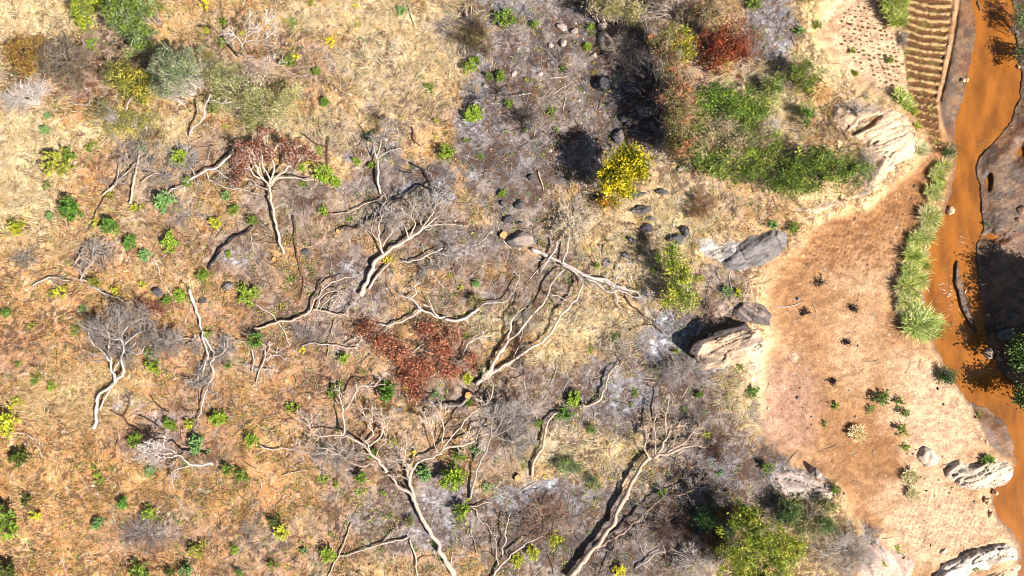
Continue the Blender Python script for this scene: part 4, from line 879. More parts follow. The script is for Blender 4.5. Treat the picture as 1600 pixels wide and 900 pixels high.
fallen('fallen_tree', 'fallen tree', 'standing stem fallen with wide white crown over rust red leaves at the upper left', 'pale', [
 ([(443,397),(438,380),(434,362),(428,340),(424,318),(423,292)], 3.2, 3.8, 0.15, 1.0, 0.1, 0),
 ([(423,292),(415,282),(405,270),(398,258),(396,245),(390,232),(385,222)], 3, 1.4, 1.0, 1.9, 0.1, .9),
 ([(424,290),(432,280),(440,277),(455,277),(472,279),(490,281)], 2.8, 2.2, 1.0, 0.6, 0.1, 0),
 ([(424,290),(433,274),(443,266),(450,255),(452,240),(460,230),(470,226)], 2.6, 1.2, 1.0, 1.9, 0.1, .9),
 ([(422,288),(418,270),(410,255),(412,240),(418,225),(416,210)], 2.6, 1.2, 1.0, 2.0, 0.1, .9),
 ([(423,286),(428,266),(425,250),(430,235),(440,222),(446,212)], 2.3, 1.2, 1.0, 2.0, 0.1, .9),
 ([(412,278),(400,276),(390,262),(378,255),(368,252)], 2.2, 1.1, 1.0, 1.6, 0.1, .8),
 ([(408,272),(404,250),(400,238),(405,222)], 1.8, 1, 1.2, 1.9, 0.1, .8),
 ([(446,262),(460,258),(470,248),(480,240)], 1.8, 1, 1.2, 1.8, 0, .8),
 ([(418,296),(404,290),(395,282),(380,276)], 1.8, 1, .8, 1.0, 0, .4)], twigs=(7,5,3), tl=(.9,.5,.25), seed=112, tb='white', leaves=(5600, 0.12, [A(160, 88, 54), A(136, 72, 46), A(184, 110, 70), A(116, 76, 56)]), ang=(.3,1.1))
fallen('fallen_branch', 'fallen branch', 'long white limb reaching left from the red leaved tree, ending in thin grey brush', 'white', [
 ([(371,222),(364,232),(358,243),(346,255),(333,263),(320,268),(305,276),(290,285),(275,293),(262,302)], 3.0, 1.8, 0.7, 0.3, 0.2, .6),
 ([(333,263),(345,272),(360,280),(378,285)], 1.3, .9, 0.6, 0.4, 0, .4),
 ([(320,268),(325,278),(345,290),(365,293),(385,298),(400,304)], 1.6, 1.1, 0.5, 0.3, 0, .4),
 ([(305,276),(298,262),(290,250),(283,242)], 1.1, .7, .5, .6, 0, 1),
 ([(290,285),(272,278),(258,272),(240,268),(228,262)], 1.3, .8, .4, .3, 0, 1)], twigs=(9,5,3), tl=(1.3,.6,.3), seed=113, tb='grey', tt0=.15)
fallen('fallen_tree', 'fallen tree', 'cluster of pale poles and twigs left of the round green bush on the upper slope', 'tan', [
 ([(203,318),(207,298),(211,280),(214,262),(216,248),(221,232)], 3.4, 2.6, 0.2, 0.6, 0.1, .3),
 ([(160,305),(175,293),(188,278),(200,266),(212,255)], 3, 2.2, 0.2, 0.4, 0.1, .5),
 ([(172,300),(180,285),(185,268),(188,250)], 1.6, 1.1, 0.2, 0.4, 0.2, .6),
 ([(216,250),(228,246),(236,238),(230,226)], 1.3, .8, 0.5, 0.7, 0, 1),
 ([(220,285),(232,275),(248,270),(262,276),(272,275)], 1.7, 1.1, 0.2, 0.3, 0.1, .6),
 ([(222,268),(235,272),(247,280),(258,275)], 1.3, .9, 0.3, 0.3, 0.1, .6),
 ([(211,262),(200,250),(196,236),(192,225)], 1.1, .7, 0.4, 0.6, 0, 1)], twigs=(9,5,3), tl=(1.1,.6,.3), seed=114, tb='dgrey', tt0=.1)
fallen('fallen_tree', 'fallen tree', 'thin pale forked tree pointing left with silvery spray and a long black shadow', 'white', [
 ([(333,726),(318,727),(303,726),(295,722),(288,717),(280,712),(270,709)], 3.2, 2.2, 0.9, 1.2, 0.2, 0),
 ([(270,709),(258,709),(245,708),(232,709),(222,712)], 2, 1.1, 1.2, 1.4, 0, 1),
 ([(296,728),(285,730),(273,735),(266,745)], 2.2, 1.4, 1.0, 0.6, 0, .5),
 ([(280,711),(266,715),(252,716),(240,720)], 1.4, .8, 1.2, 1.3, 0, 1),
 ([(275,708),(262,702),(248,700),(236,702)], 1.4, .8, 1.2, 1.4, 0, 1)], twigs=(10,5,3), tl=(.9,.5,.25), seed=115, zk=1.0)
fallen('fallen_branch', 'fallen branch', 'dark crooked branches over white ash beside the base of the flat crowned tree', 'umber', [
 ([(172,640),(190,652),(205,664),(220,672),(235,682),(248,692)], 2.0, 1.4, 0.1, 0.3, 0.1, .6),
 ([(190,652),(200,640),(203,628),(196,618)], 1.4, .9, 0.2, 0.4, 0, .8),
 ([(215,648),(230,656),(245,664),(258,672)], 1.6, 1.1, .1, .2, .1, .5),
 ([(235,618),(243,632),(255,640),(265,647)], 1.6, 1, .2, .2, .1, .5)], twigs=(5,3,2), tl=(.7,.4,.2), seed=116)
fallen('fallen_branch', 'fallen branch', 'thick pale crooked limb under the round spiky olive plant, bending to the right', 'white', [
 ([(590,505),(605,508),(622,503),(638,494),(652,488),(660,484)], 2.2, 2.6, 0.2, 0.5, 0.1, .3),
 ([(635,461),(645,470),(655,481),(668,490),(680,496),(694,498)], 2.6, 3.2, 0.6, 0.4, 0.1, .2),
 ([(694,498),(708,499),(722,499),(732,494),(740,488),(750,480)], 3.6, 3.8, 0.3, 0.3, 0.1, 0),
 ([(750,480),(762,474),(778,473),(795,467),(804,455),(808,440),(811,426)], 2.2, 1.2, 0.4, 0.5, 0.2, .3),
 ([(685,494),(676,484),(671,472),(667,462)], 2.2, 1.6, 0.5, 0.8, 0.1, .3),
 ([(640,466),(630,463),(625,459)], 1.4, 1, 0.6, 0.8, 0, .5),
 ([(640,466),(650,458),(648,446),(658,441)], 1.6, 1, 0.6, 0.8, 0.1, .5)], twigs=(4,3,2), tl=(.6,.35,.2), seed=117, cut=False)
fallen('fallen_tree', 'fallen tree', 'charred grey tree with puffed silvery twig crown right of the giant forked one', 'grey', [
 ([(733,780),(736,765),(741,750),(745,735),(750,720),(757,708),(764,696),(768,684)], 3.2, 2.2, 0.2, 1.2, 0.2, 0),
 ([(768,684),(775,672),(783,660),(790,645)], 2, 1.1, 1.2, 2.0, 0, 1),
 ([(768,684),(785,676),(800,668),(815,662)], 1.8, 1, 1.2, 1.8, 0, 1),
 ([(766,686),(768,668),(770,650),(776,635)], 1.7, 1, 1.2, 1.8, 0, 1),
 ([(780,665),(795,652),(808,640),(822,630)], 1.6, 1, 1.5, 2.0, 0, 1),
 ([(772,678),(790,688),(808,690),(825,688)], 1.5, .9, 1.3, 1.5, 0, 1)], twigs=(12,7,4), tl=(1.0,.6,.3), seed=118, tb='grey', ang=(.3,1.2))
fallen('fallen_tree', 'fallen trunk', 'curving pale trunk without crown below the brightest green bush', 'tan', [
 ([(831,745),(833,730),(837,716),(845,702),(850,690),(853,676),(856,662),(862,650),(872,644)], 3.8, 3.2, 0.2, 0.5, 0.2, 0)], twigs=(0,0,0), seed=119)
fallen('fallen_tree', 'fallen trunk', 'pale bent trunk across the ash right of the brightest green bush', 'tan', [
 ([(908,630),(920,632),(930,630),(938,621),(943,610),(945,600),(950,588),(958,575),(966,570)], 3.4, 2.2, 0.2, 0.5, 0.15, .5),
 ([(950,590),(962,582),(970,572),(974,562)], 1.7, 1, .3, .4, .1, .6)], twigs=(5,3,2), tl=(.7,.4,.2), seed=120, tb='dgrey')
fallen('charred_limb', 'charred log', 'dark curved trunk under the pale orange cut stump below the red leaves', 'dgrey', [
 ([(657,619),(668,625),(680,631),(694,637),(708,636),(722,630),(731,622)], 3.4, 4.6, 0.25, 0.4, 0.2, .2),
 ([(694,636),(680,622),(668,616),(655,618)], 1.6, 1, 0.4, 0.5, 0.1, .2)], twigs=(3,2,0), tl=(.5,.3,.2), seed=121)
fallen('charred_limb', 'charred log', 'charred black log lying diagonally above the boulder on ash at left', 'char', [
 ([(326,421),(332,411),(340,399),(350,385),(362,374),(376,369),(388,362),(395,353)], 3.6, 2.6, 0.15, 0.35, 0.1, .2),
 ([(334,408),(342,396),(350,388)], 1.6, 1.2, .5, .5, 0, 0)], twigs=(3,2,0), tl=(.6,.3,.2), seed=122)
fallen('fallen_tree', 'fallen tree', 'small bare white sapling with grey feathery top beside two stones at upper centre', 'white', [
 ([(595,303),(593,288),(591,274),(589,260),(589,248)], 3, 2.4, 0.2, 0.9, 0.1, 0),
 ([(589,248),(586,238),(583,228),(588,216)], 1.8, 1, 0.9, 1.6, 0, 1),
 ([(589,250),(598,242),(610,236),(622,232)], 1.6, .9, 0.8, 1.2, 0, .8),
 ([(589,246),(594,232),(596,218),(602,206),(603,196)], 1.7, .9, 0.9, 1.7, 0, 1)], twigs=(9,6,3), tl=(.8,.45,.22), seed=123, tb='dgrey')
fallen('dead_tree', 'dead tree', 'tall bare white tree standing at the upper left, casting a branching shadow to its left', 'white', [
 ([(372,88),(373,84),(376,78),(379,70)], 2.6, 2.0, 0.0, 2.8, 0.0, 0),
 ([(379,70),(374,62),(366,56),(360,52)], 1.6, .8, 2.6, 3.3, 0, .8),
 ([(379,70),(384,58),(388,45),(392,28)], 1.8, .8, 2.6, 3.8, 0, .9),
 ([(379,68),(392,63),(405,62),(420,60)], 1.6, .8, 2.6, 3.5, 0, .9),
 ([(376,82),(390,90),(405,95),(425,101),(445,102)], 1.8, .9, 1.2, 2.6, 0, .7),
 ([(384,58),(398,50),(410,42),(425,32)], 1.4, .7, 3.0, 3.8, 0, .9)], twigs=(6,4,2), tl=(.9,.5,.25), seed=124, cut=False, zk=1.0)
fallen('dead_tree', 'dead tree', 'wavy bare white stem poking out of the pale olive thicket', 'white', [
 ([(296,213),(302,200),(312,192),(319,183),(321,172),(325,162),(327,155),(329,145)], 2.6, 1.8, 0.2, 1.8, 0.2, .2),
 ([(327,158),(335,156),(345,161),(356,160),(363,159)], 1.8, 1, 1.5, 1.9, 0, .4),
 ([(340,112),(350,122),(358,130),(365,141)], 1.6, 1, 2.0, 1.8, 0, .3)], twigs=(3,3,2), tl=(.6,.3,.2), seed=125, cut=False, zk=1.0)
fallen('fallen_branch', 'fallen branch', 'thin pale branch trailing left with dead spray, above the flat crowned tree', 'white', [
 ([(215,478),(200,472),(185,467),(170,458),(155,453),(142,447),(125,438)], 1.6, 1.8, 0.2, 0.5, 0.1, .4),
 ([(125,438),(132,425),(140,415),(147,409)], 1.6, 1, 0.5, 0.8, 0, .6),
 ([(50,447),(60,442),(70,437),(82,434),(98,437),(115,440)], 2, 1.3, 0.1, 0.4, 0.1, .4),
 ([(118,412),(122,404),(132,403),(145,410)], 1.5, 1, .5, .8, 0, .6)], twigs=(8,5,3), tl=(1.0,.5,.25), seed=126, tb='grey', tt0=.15, cut=False)
fallen('fallen_branch', 'stick', 'thin white zigzag stick above the round dark boulder on the left', 'white', [
 ([(239,402),(244,414),(248,426),(252,438),(260,446),(268,456)], 1.6, 1.2, 0.05, 0.1, 0.1, 0)], twigs=(0,0,0), seed=127, cut=False)
fallen('fallen_branch', 'fallen branch', 'pale split branch with side shoots lying at the bottom left of centre', 'pale', [
 ([(526,872),(545,866),(565,860),(585,852),(605,847),(622,844),(640,841)], 2.0, 2.8, 0.1, 0.2, 0.1, 0),
 ([(598,846),(606,838),(615,830),(628,826),(642,822)], 1.5, .9, 0.2, 0.5, 0, .6),
 ([(640,842),(646,858),(651,875),(652,900)], 2.4, 2, 0.2, 0.2, 0.1, .2),
 ([(652,880),(662,872),(675,870)], 1.3, .8, .2, .2, .1, .3)], twigs=(4,3,2), tl=(.6,.35,.2), seed=128, cut=False)
fallen('fallen_branch', 'stick', 'straight pale stick right of the bright bush near the bottom, with a black twig', 'tan', [
 ([(512,903),(522,884),(532,862),(541,840),(552,818)], 2.0, 1.6, 0.1, 0.15, 0.1, 0),
 ([(570,815),(578,812),(586,803)], 1.3, .9, 0.2, 0.3, 0.1, 0)], twigs=(0,0,0), seed=129, cut=False)
fallen('fallen_branch', 'stick', 'straight brown pole on grass left of the rust red leaf heap', 'brown', [
 ([(512,558),(514,540),(517,520),(520,500)], 1.9, 1.4, 0.08, 0.1, 0.05, 0)], twigs=(0,0,0), seed=130, cut=False)
fallen('fallen_branch', 'fallen branch', 'thin pale forked branch left of the red leaf heap', 'white', [
 ([(470,541),(480,537),(492,536),(510,538),(530,538),(545,541),(560,545)], 2, 1.1, 0.1, 0.3, 0.1, .4),
 ([(545,541),(556,538),(566,538)], 1.2, .8, .2, .4, 0, .4), ([(538,538),(548,532),(556,528)], 1.2, .8, .2, .4, 0, .4)], twigs=(4,3,2), tl=(.6,.35,.2), seed=131, cut=False)
fallen('fallen_branch', 'fallen branch', 'pale drooping branch between the bright shadowed bush and the red leaf heap', 'pale', [
 ([(398,474),(408,481),(420,487),(430,496),(438,510),(446,522),(452,540)], 2.2, 1.4, 0.1, 0.2, 0.1, .4)], twigs=(5,3,2), tl=(.6,.35,.2), seed=132, tb='grey', cut=False)
fallen('fallen_branch', 'fallen branch', 'small tangle of white crooked branches right of the slender fallen tree', 'white', [
 ([(400,598),(404,580),(410,568),(415,558),(420,545)], 1.8, 1.2, 0.1, 0.4, 0.1, .5),
 ([(400,575),(415,577),(430,580)], 1.3, .9, 0.1, 0.3, 0.1, .5), ([(370,530),(382,536),(390,545),(395,560),(395,582)], 1.9, 1.3, .1, .3, .2, .3),
 ([(418,560),(428,555),(440,556)], 1.3, .9, .2, .3, 0, .5)], twigs=(6,4,2), tl=(.7,.4,.2), seed=133, cut=False)
fallen('fallen_branch', 'fallen branch', 'long thin branch running left from the tangled crown to the small bush', 'tan', [
 ([(600,303),(592,310),(580,317),(565,323),(550,330),(532,334),(513,335)], 1.6, 1.6, 0.2, 0.2, 0.15, .1),
 ([(590,310),(600,320),(604,310),(598,300)], 1.4, 1, .3, .5, 0, .3)], twigs=(3,2,0), tl=(.6,.3,.2), seed=134, cut=False)
fallen('charred_limb', 'charred log', 'thin dark charred stem curving down from the grass right of the red leaved tree', 'umber', [
 ([(458,337),(459,352),(462,370),(461,388),(465,405),(469,420),(473,440)], 2.6, 1.6, 0.1, 0.1, 0.1, 0),
 ([(473,440),(472,455),(468,470)], 1.6, 1, .1, .2, 0, .3)], twigs=(2,2,0), tl=(.5,.3,.2), seed=135)
fallen('charred_limb', 'charred log', 'short black log with orange burnt end above the double trunk', 'char', [
 ([(527,361),(536,355),(546,354),(557,356),(562,349)], 2.4, 1.4, 0.1, 0.15, 0.05, 0)], twigs=(0,0,0), seed=136)
fallen('charred_limb', 'charred log', 'brown and black logs meeting at right angles beside the red leaved tree', 'umber', [
 ([(470,208),(482,216),(495,224),(508,231)], 2.2, 2.2, 0.15, 0.15, 0.1, 0),
 ([(510,262),(511,248),(511,232),(513,214)], 2.2, 2, 0.15, 0.3, 0.05, 0)], twigs=(0,0,0), seed=137)
fallen('charred_limb', 'charred log', 'snaking dark limb on gold grass above the small leafy bush with a shadow', 'umber', [
 ([(643,198),(646,208),(645,217),(652,224),(658,229)], 1.7, 1.3, 0.1, 0.1, 0.1, 0)], twigs=(0,0,0), seed=138)
fallen('charred_limb', 'charred log', 'black curved charred limb left of the gold grass tuft', 'char', [
 ([(641,255),(650,260),(660,264),(666,272),(670,282),(678,292),(690,300)], 2.4, 2.4, 0.2, 0.3, 0.15, .3),
 ([(660,290),(668,284),(676,282)], 1.6, 1, .2, .2, 0, 0),(([(624,266),(634,269),(645,270)]), 1.5, 1, .1, .1, .1, 0)], twigs=(3,2,0), tl=(.5,.3,.2), seed=139)
fallen('fallen_branch', 'fallen branch', 'dark thin branch crossing ash below the green leafy tree, ending at the ridge', 'umber', [
 ([(975,462),(985,476),(995,484),(1005,494),(1018,501),(1028,512),(1036,524)], 2.2, 1.4, 0.1, 0.2, 0.1, .3),
 ([(1035,488),(1042,480),(1047,494)], 1.4, .8, 0.2, 0.4, 0, .2),
 ([(985,516),(1000,509),(1018,508),(1030,514)], 1.6, 1, .1, .2, .1, .6)], twigs=(4,3,2), tl=(.7,.4,.2), seed=140, cut=False)
fallen('fallen_log', 'log', 'short pale log with a white cut end left of the yellow tree shadow', 'tan', [
 ([(841,267),(844,276),(847,286),(850,296)], 2.6, 1.8, 0.1, 0.1, 0.02, 0)], twigs=(0,0,0), seed=141)
fallen('dead_tree', 'dead tree', 'reddish bare limb and pale fork at the bottom centre left of the dead brush', 'pale', [
 ([(765,903),(775,892),(788,878),(800,866),(812,857),(822,848),(835,842),(850,838)], 3.4, 1.8, 0.2, 0.8, 0.2, .5),
 ([(785,868),(786,855),(790,842),(789,828),(794,812),(798,800)], 1.9, 1.1, 0.3, 1.1, 0.1, .6),
 ([(778,888),(776,870),(778,850),(776,830)], 1.5, .9, 0.3, 0.8, 0.1, .5)], twigs=(7,5,3), tl=(1.0,.5,.25), seed=142, tb='dgrey', tt0=.1)
fallen('fallen_branch', 'fallen branch', 'pale hooked stick among dead brush at the bottom right of centre', 'pale', [
 ([(992,888),(1002,882),(1013,876),(1022,866),(1030,862),(1040,866)], 2.4, 1.3, 0.1, 0.4, 0.1, .1)], twigs=(2,2,0), tl=(.4,.3,.2), seed=143, cut=False)
fallen('fallen_branch', 'fallen branch', 'thin pale limb below the round dark bush, with a white curl at the end', 'pale', [
 ([(733,790),(742,797),(748,810),(757,818),(765,828),(772,845)], 1.8, 1, 0.1, 0.3, 0.1, .4), ([(733,790),(745,790),(756,786),(765,786)], 1.9, 1.2, .2, .3, .05, 0),
 ([(745,866),(742,850),(736,835),(738,818)], 1.3, .8, .1, .2, .05, .3)], twigs=(4,3,2), tl=(.6,.3,.2), seed=144, cut=False)
fallen('fallen_branch', 'fallen branch', 'pale limb running from the left into the crown of the giant forked tree', 'pale', [
 ([(404,694),(415,698),(428,701),(445,702),(460,705),(475,708),(488,714),(498,721)], 2.4, 1.1, 0.15, 0.4, 0.1, .2), ([(440,743),(455,739),(468,736),(480,735)], 1.5, 1.2, .1, .1, 0.05, 0)], twigs=(3,2,0), tl=(.5,.3,.2), seed=145, cut=False)
fallen('fallen_branch', 'fallen branch', 'crooked brown branch between the two round dark bushes at the left', 'umber', [
 ([(134,362),(142,352),(147,338),(152,325),(158,314),(165,304)], 1.9, 1.4, 0.1, 0.2, 0.1, .2), ([(144,345),(138,338),(135,333)], 1.6, 1, .1, .2, 0, 0)], twigs=(3,2,0), tl=(.5,.3,.2), seed=146, cut=False)
fallen('fallen_branch', 'fallen branch', 'pale zigzag dry branch at the left edge beside the yellow bush', 'white', [
 ([(0,675),(14,675),(28,676),(42,680),(52,686)], 1.4, 1.4, 0.4, 0.3, 0, .3), ([(58,695),(62,705),(66,716)], 1.6, 1, 0.2, 0.1, 0.05, .2)], twigs=(5,3,2), tl=(.6,.3,.2), seed=147, cut=False)
fallen('fallen_branch', 'fallen branch', 'white curved branch between the yellow olive bush and the bleached one at upper left', 'white', [
 ([(198,172),(198,162),(203,154),(212,147),(220,142)], 1.6, 1.2, 1.0, 1.2, 0.1, 0), ([(108,158),(118,162),(130,165),(142,166)], 1.6, 1, .3, .2, 0, .2), ([(229,175),(230,190),(229,205)], 1.8, 1.4, .6, .8, 0, .2)], twigs=(2,2,0), tl=(.5,.3,.2), seed=148, cut=False)
fallen('fallen_branch', 'fallen branch', 'thin pale branches among the red leaves at the middle', 'white', [
 ([(636,560),(644,552),(652,545),(662,537)], 1.7, 1, .7, .8, 0, .2), ([(688,582),(700,575),(712,567),(722,555),(730,540),(742,530),(760,525),(780,522)], 1.9, 1.2, .2, .5, .2, .5),
 ([(712,574),(722,563),(730,552)], 1.9, 1.2, .3, .4, .1, 0), ([(597,520),(603,515),(612,508)], 1.3, .9, .3, .4, 0, 0)], twigs=(5,4,2), tl=(.9,.4,.2), seed=149, cut=False)
def stump(label, u, v, r, h, seed):
    rng = np.random.RandomState(seed); b = Pt(u, v); root = empty('tree_stump', b); tag(root, label, 'tree stump', 'cut stumps'); k = 5; t = np.linspace(0, 1, k)
    P = b[None]+np.stack([0.03*t, 0.02*t, t*h-0.05], -1); mb = MB(); n = 12; a = np.arange(n)*2*math.pi/n; rr = r*S*(1.25-0.3*t)
    ring = P[:, None]+rr[:, None, None]*(1+0.12*rng.normal(0, 1, n))[None, :, None]*np.stack([np.cos(a), np.sin(a), 0*a], -1)[None]
    V = ring.reshape(-1, 3); j = np.arange(n); Q_ = np.concatenate([np.stack([i*n+j, i*n+(j+1) % n, (i+1)*n+(j+1) % n, (i+1)*n+j], -1) for i in range(k-1)])
    mb.add(V, Q_, None, A(150, 112, 88)); mb.make('trunk', M_BARK, root, smooth=True, loc=b)
    top = ring[-1]+[0, 0, 0.004]; m2 = MB(); m2.add(np.vstack([top, top.mean(0)]), None, np.stack([j, (j+1) % n, np.full(n, n)], -1), A(240, 176, 112)); m2.make('cut_face', M_BARK, root, loc=b)
for (x, y, r, h, lb) in [(731,617,6,.35,'fresh orange cut stump below the base of the twin trunked tree'), (786,368,6,.3,'pale orange stump beside the large flat boulder'), (808,746,5,.25,'pale cut stump at the foot of the curving bare trunk'),
  (429,405,3.5,.2,'small reddish stump below the base of the red leaved tree'), (528,362,3.5,.2,'little orange stump at the end of the short black log'), (59,704,4,.2,'pale splintered stump near the left edge'), (286,446,4,.2,'grey stump beside the upper end of the slender white fallen tree'),
  (655,442,0,0,None)]:
    if lb: stump(lb, x, y, r, h, int(x))

# ================================================================ DEAD BRUSH
DB = dead_bush; CR = crown
DB('pale grey bramble of thin bare stems at the left edge of the upper slope', 55, 158, 55, 26, 1.0, 46, 'white', (5,3), 201, dirn=2.4, spread=1.7)
DB('brownish grey bare thicket right of the orange leaved shrub at the upper left', 105, 95, 42, 38, 1.3, 50, 'dgrey', (5,4), 202, leaves=(4200,.07,[A(120,110,60),A(150,120,80),A(110,80,60)]))
DB('orange leaved dry shrub near the left edge at the top', 45, 88, 38, 30, 1.1, 36, 'umber', (5,3), 203, leaves=(3600,.075,[A(206,140,50),A(176,110,48),A(150,140,60),A(190,160,60)]))
DB('grey twiggy dead bush on the left slope above the thin trailing branch', 155, 388, 28, 22, .6, 26, 'grey', (5,3), 204)
DB('flattened purple grey dead bush near the left edge below the yellow green shrub', 40, 402, 22, 24, .4, 22, 'dgrey', (5,3), 205)
DB('grey leafless thicket around the middle of the red leaved tree limb', 290, 250, 40, 30, .6, 26, 'grey', (5,3), 206)
DB('grey dead spray at the right of the flat crowned tree', 262, 530, 24, 28, .5, 20, 'grey', (5,3), 207)
DB('mauve dead twigs above the flat crowned tree, left of the small pair of bushes', 240, 478, 26, 14, .6, 20, 'red', (5,3), 208, leaves=(500,.05,[A(150,90,80)]))
DB('wispy grey dead bush on dark ash at the lower left', 230, 832, 48, 26, .5, 34, 'dgrey', (5,3), 209)
DB('small heap of pinkish dead twigs at the lower left', 262, 828, 24, 18, .4, 18, 'pale', (4,3), 210)
DB('dark bare twigs beside the lowest left ash, left of the yellow orange bush', 390, 830, 16, 22, .4, 16, 'dgrey', (4,3), 211)
DB('reddish dark twig bush right of the leaning tree fan, with no leaves', 1120, 702, 28, 26, .8, 34, 'umber', (5,3), 212)
DB('dark twig bush at the top right of the leaning tree fan', 1088, 655, 20, 22, .7, 22, 'dgrey', (5,3), 213)
DB('white bare bush left of the big green tree at the bottom', 1082, 872, 44, 34, 1.0, 40, 'white', (5,3), 214)
DB('dark burnt brush between the leaning trunk and the big green tree', 1050, 815, 55, 35, .8, 38, 'umber', (5,3), 215)
DB('rusty dead brush at the bottom centre with scorched leaves', 850, 812, 55, 38, .8, 40, 'brown', (5,3), 216, leaves=(1500,.06,[A(150,80,55),A(110,70,55),A(185,120,80)]))
DB('large grey bare bush at the bottom right beside the green tree', 1322, 862, 58, 42, 1.2, 60, 'white', (5,4), 217)
DB('orange brown dead shrub above the white bedrock slab', 1098, 322, 30, 24, .8, 34, 'brown', (5,3), 218, leaves=(1500,.055,[A(190,120,60),A(150,110,60),A(210,160,90)]))
DB('straw coloured dry bush over white twigs above the straight silver trunk', 893, 350, 32, 26, .8, 44, 'white', (6,3), 219, leaves=(2600,.07,[A(240,215,165),A(225,190,140),A(250,232,196)]), name='dry_bush', cat='dry bush')
DB('bare tangled brush between the twin trunked tree and the bent ash trunk', 960, 545, 42, 22, .6, 30, 'pale', (5,3), 220, leaves=(500,.05,[A(90,120,40),A(110,80,60)]))
DB('grey brown brush below the rock ridge overhang', 1062, 582, 46, 22, .8, 36, 'grey', (5,3), 221, dirn=2.4, spread=2)
DB('thin dead brush to the left of the rock ridge, on rubble', 1112, 492, 24, 26, .8, 24, 'brown', (5,3), 222)
DB('dark twiggy brush among pale straw right of the double trunk', 665, 430, 22, 26, .5, 20, 'dgrey', (4,3), 223)
DB('black burnt sapling on the ash beside the lone bright bush', 737, 152, 14, 24, .6, 14, 'char', (4,3), 224)
DB('thin black burnt twigs right of the lone bright bush', 778, 140, 20, 20, .5, 14, 'char', (4,3), 225)
DB('burnt black fan of thin branches left of the yellow tree shadow', 815, 185, 34, 26, .6, 22, 'char', (5,3), 226)
DB('thin burnt twigs in the middle of the burnt clearing', 870, 95, 22, 18, .5, 12, 'dgrey', (4,3), 227)
DB('grey twigs left of the straw mound beside the long leaning tree', 815, 650, 26, 34, .9, 30, 'grey', (5,4), 228)
DB('dead brush beside the straight trunk of the twin trunked tree', 810, 545, 22, 34, .7, 26, 'umber', (5,3), 229)
DB('thin grey brush in the white ash below the giant forked tree crown', 530, 710, 44, 24, .5, 30, 'grey', (5,3), 230)
DB('faint grey brush left of the tall fork, above the faint pair of bushes', 300, 335, 40, 26, .3, 20, 'grey', (4,3), 231)
DB('grey dead stems below the slender white fallen tree', 345, 545, 26, 36, .4, 26, 'grey', (5,3), 232)
DB('dead stalks on the black ash near the upper right of the brown logs', 480, 520, 34, 24, .4, 22, 'dgrey', (5,3), 233)
DB('bleached brush over the pale rock below the bushy bank', 1335, 175, 26, 18, .7, 22, 'white', (5,3), 234)
DB('dead tangle in front of the top grey tan bush', 985, 75, 46, 26, 1.0, 44, 'pale', (5,3), 235, dirn=-2.6, spread=1.8)
DB('tall spreading bare branches at the top edge above the yellow green shrub', 1055, 22, 52, 40, 2.2, 70, 'pale', (5,3), 236, dirn=1.57, spread=2.0, rad=.026)
CR('bush', 'bush', 'tangled olive hedge shading black ground at the left end of the bank', [(1050,110,18,24,2.6,1.0),(1058,150,20,26,2.7,1.1),(1060,190,20,26,2.5,1.1),(1064,225,18,22,2.2,1.0),(1035,70,26,22,2.4,1.0)], 9000, .08, [A(150,130,80),A(120,116,60),A(190,150,104),A(100,104,50),A(190,120,80)], seed=332, ntw=120, twig='pale', tw_out=.12)
DB('dry reddish stalk thicket along the left side of the green bank', 1055, 165, 24, 60, 3.0, 80, 'tan', (5,3), 237, leaves=(2400,.07,[A(206,140,96),A(190,110,70),A(225,180,130),A(120,120,60)]))
DB('bleached dead stalks over the middle of the green bank', 1135, 225, 44, 46, 1.7, 80, 'pale', (5,3), 238)
DB('pale dead stalks between the green bank and the oval bush', 1190, 200, 34, 40, 1.1, 44, 'white', (5,3), 239, leaves=(700,.06,[A(200,170,130),A(120,120,70)]))
DB('grey bleached fringe of twigs around the right end of the oval green bush', 1352, 268, 14, 40, .9, 30, 'grey', (5,3), 240)
DB('pale brush at the bottom edge between boulders and the grey bush', 1272, 812, 34, 36, .8, 36, 'pale', (5,3), 241, leaves=(900,.06,[A(110,130,60),A(200,170,120)]))
DB('ash grey heap of dead brush on the sand left of the bottom rocks', 1361, 832, 13, 24, .3, 24, 'grey', (5,3), 242)
DB('grey heap of cut brush below the tall grass clump beside the ridges', 1409, 62, 7, 17, .25, 22, 'grey', (4,3), 243)
for (x, y, r, lb) in [(1280,442,12,'black charred tuft left of the other two in the brown field'), (1333,482,12,'black twin charred tuft in the middle of the brown field'), (1325,535,9,'lowest black charred tuft in the brown field'), (1258,486,8,'grey dry tuft in the brown field under the leftmost charred tuft'), (1300,596,8,'small dark dry tuft in the lower brown field')]:
    DB(lb, x, y, r, r*.8, .25, 18, 'char', (3,2), int(x), name='burnt_tuft', cat='burnt tuft', group='burnt tufts in the field')

# ================================================================ BUSHES AND TREES WITH LEAVES
Y1 = [A(186,168,8), A(170,158,10), A(204,180,14), A(120,124,12)]
GR = [A(126,144,44), A(104,124,38), A(152,164,56), A(84,102,36)]
GG = [A(132,142,92), A(112,126,78), A(158,160,112), A(98,108,70)]
OL = [A(150,150,60), A(120,122,48), A(172,160,66), A(104,100,48)]
GB = [A(116,150,40), A(92,128,36), A(146,170,52), A(76,104,34)]
CR('tree', 'tree', 'round bright yellow tree casting a large dark shadow to its left',
 [(968,262,30,36,2.6,1.1),(990,262,24,28,2.5,1.0),(955,280,20,26,2.1,.9),(972,295,24,16,1.9,.9),(985,240,18,16,2.7,.8)], 7600, .11, Y1, seed=301, clump=.24, trunk=True, ntw=40, asp=.6, twig='umber')
CR('bush', 'bush', 'lower orange green bush tucked under the yellow tree', [(956,316,16,10,.6,.5)], 800, .10, [A(200,160,40),A(150,130,40),A(190,110,50)], seed=302, ntw=20)
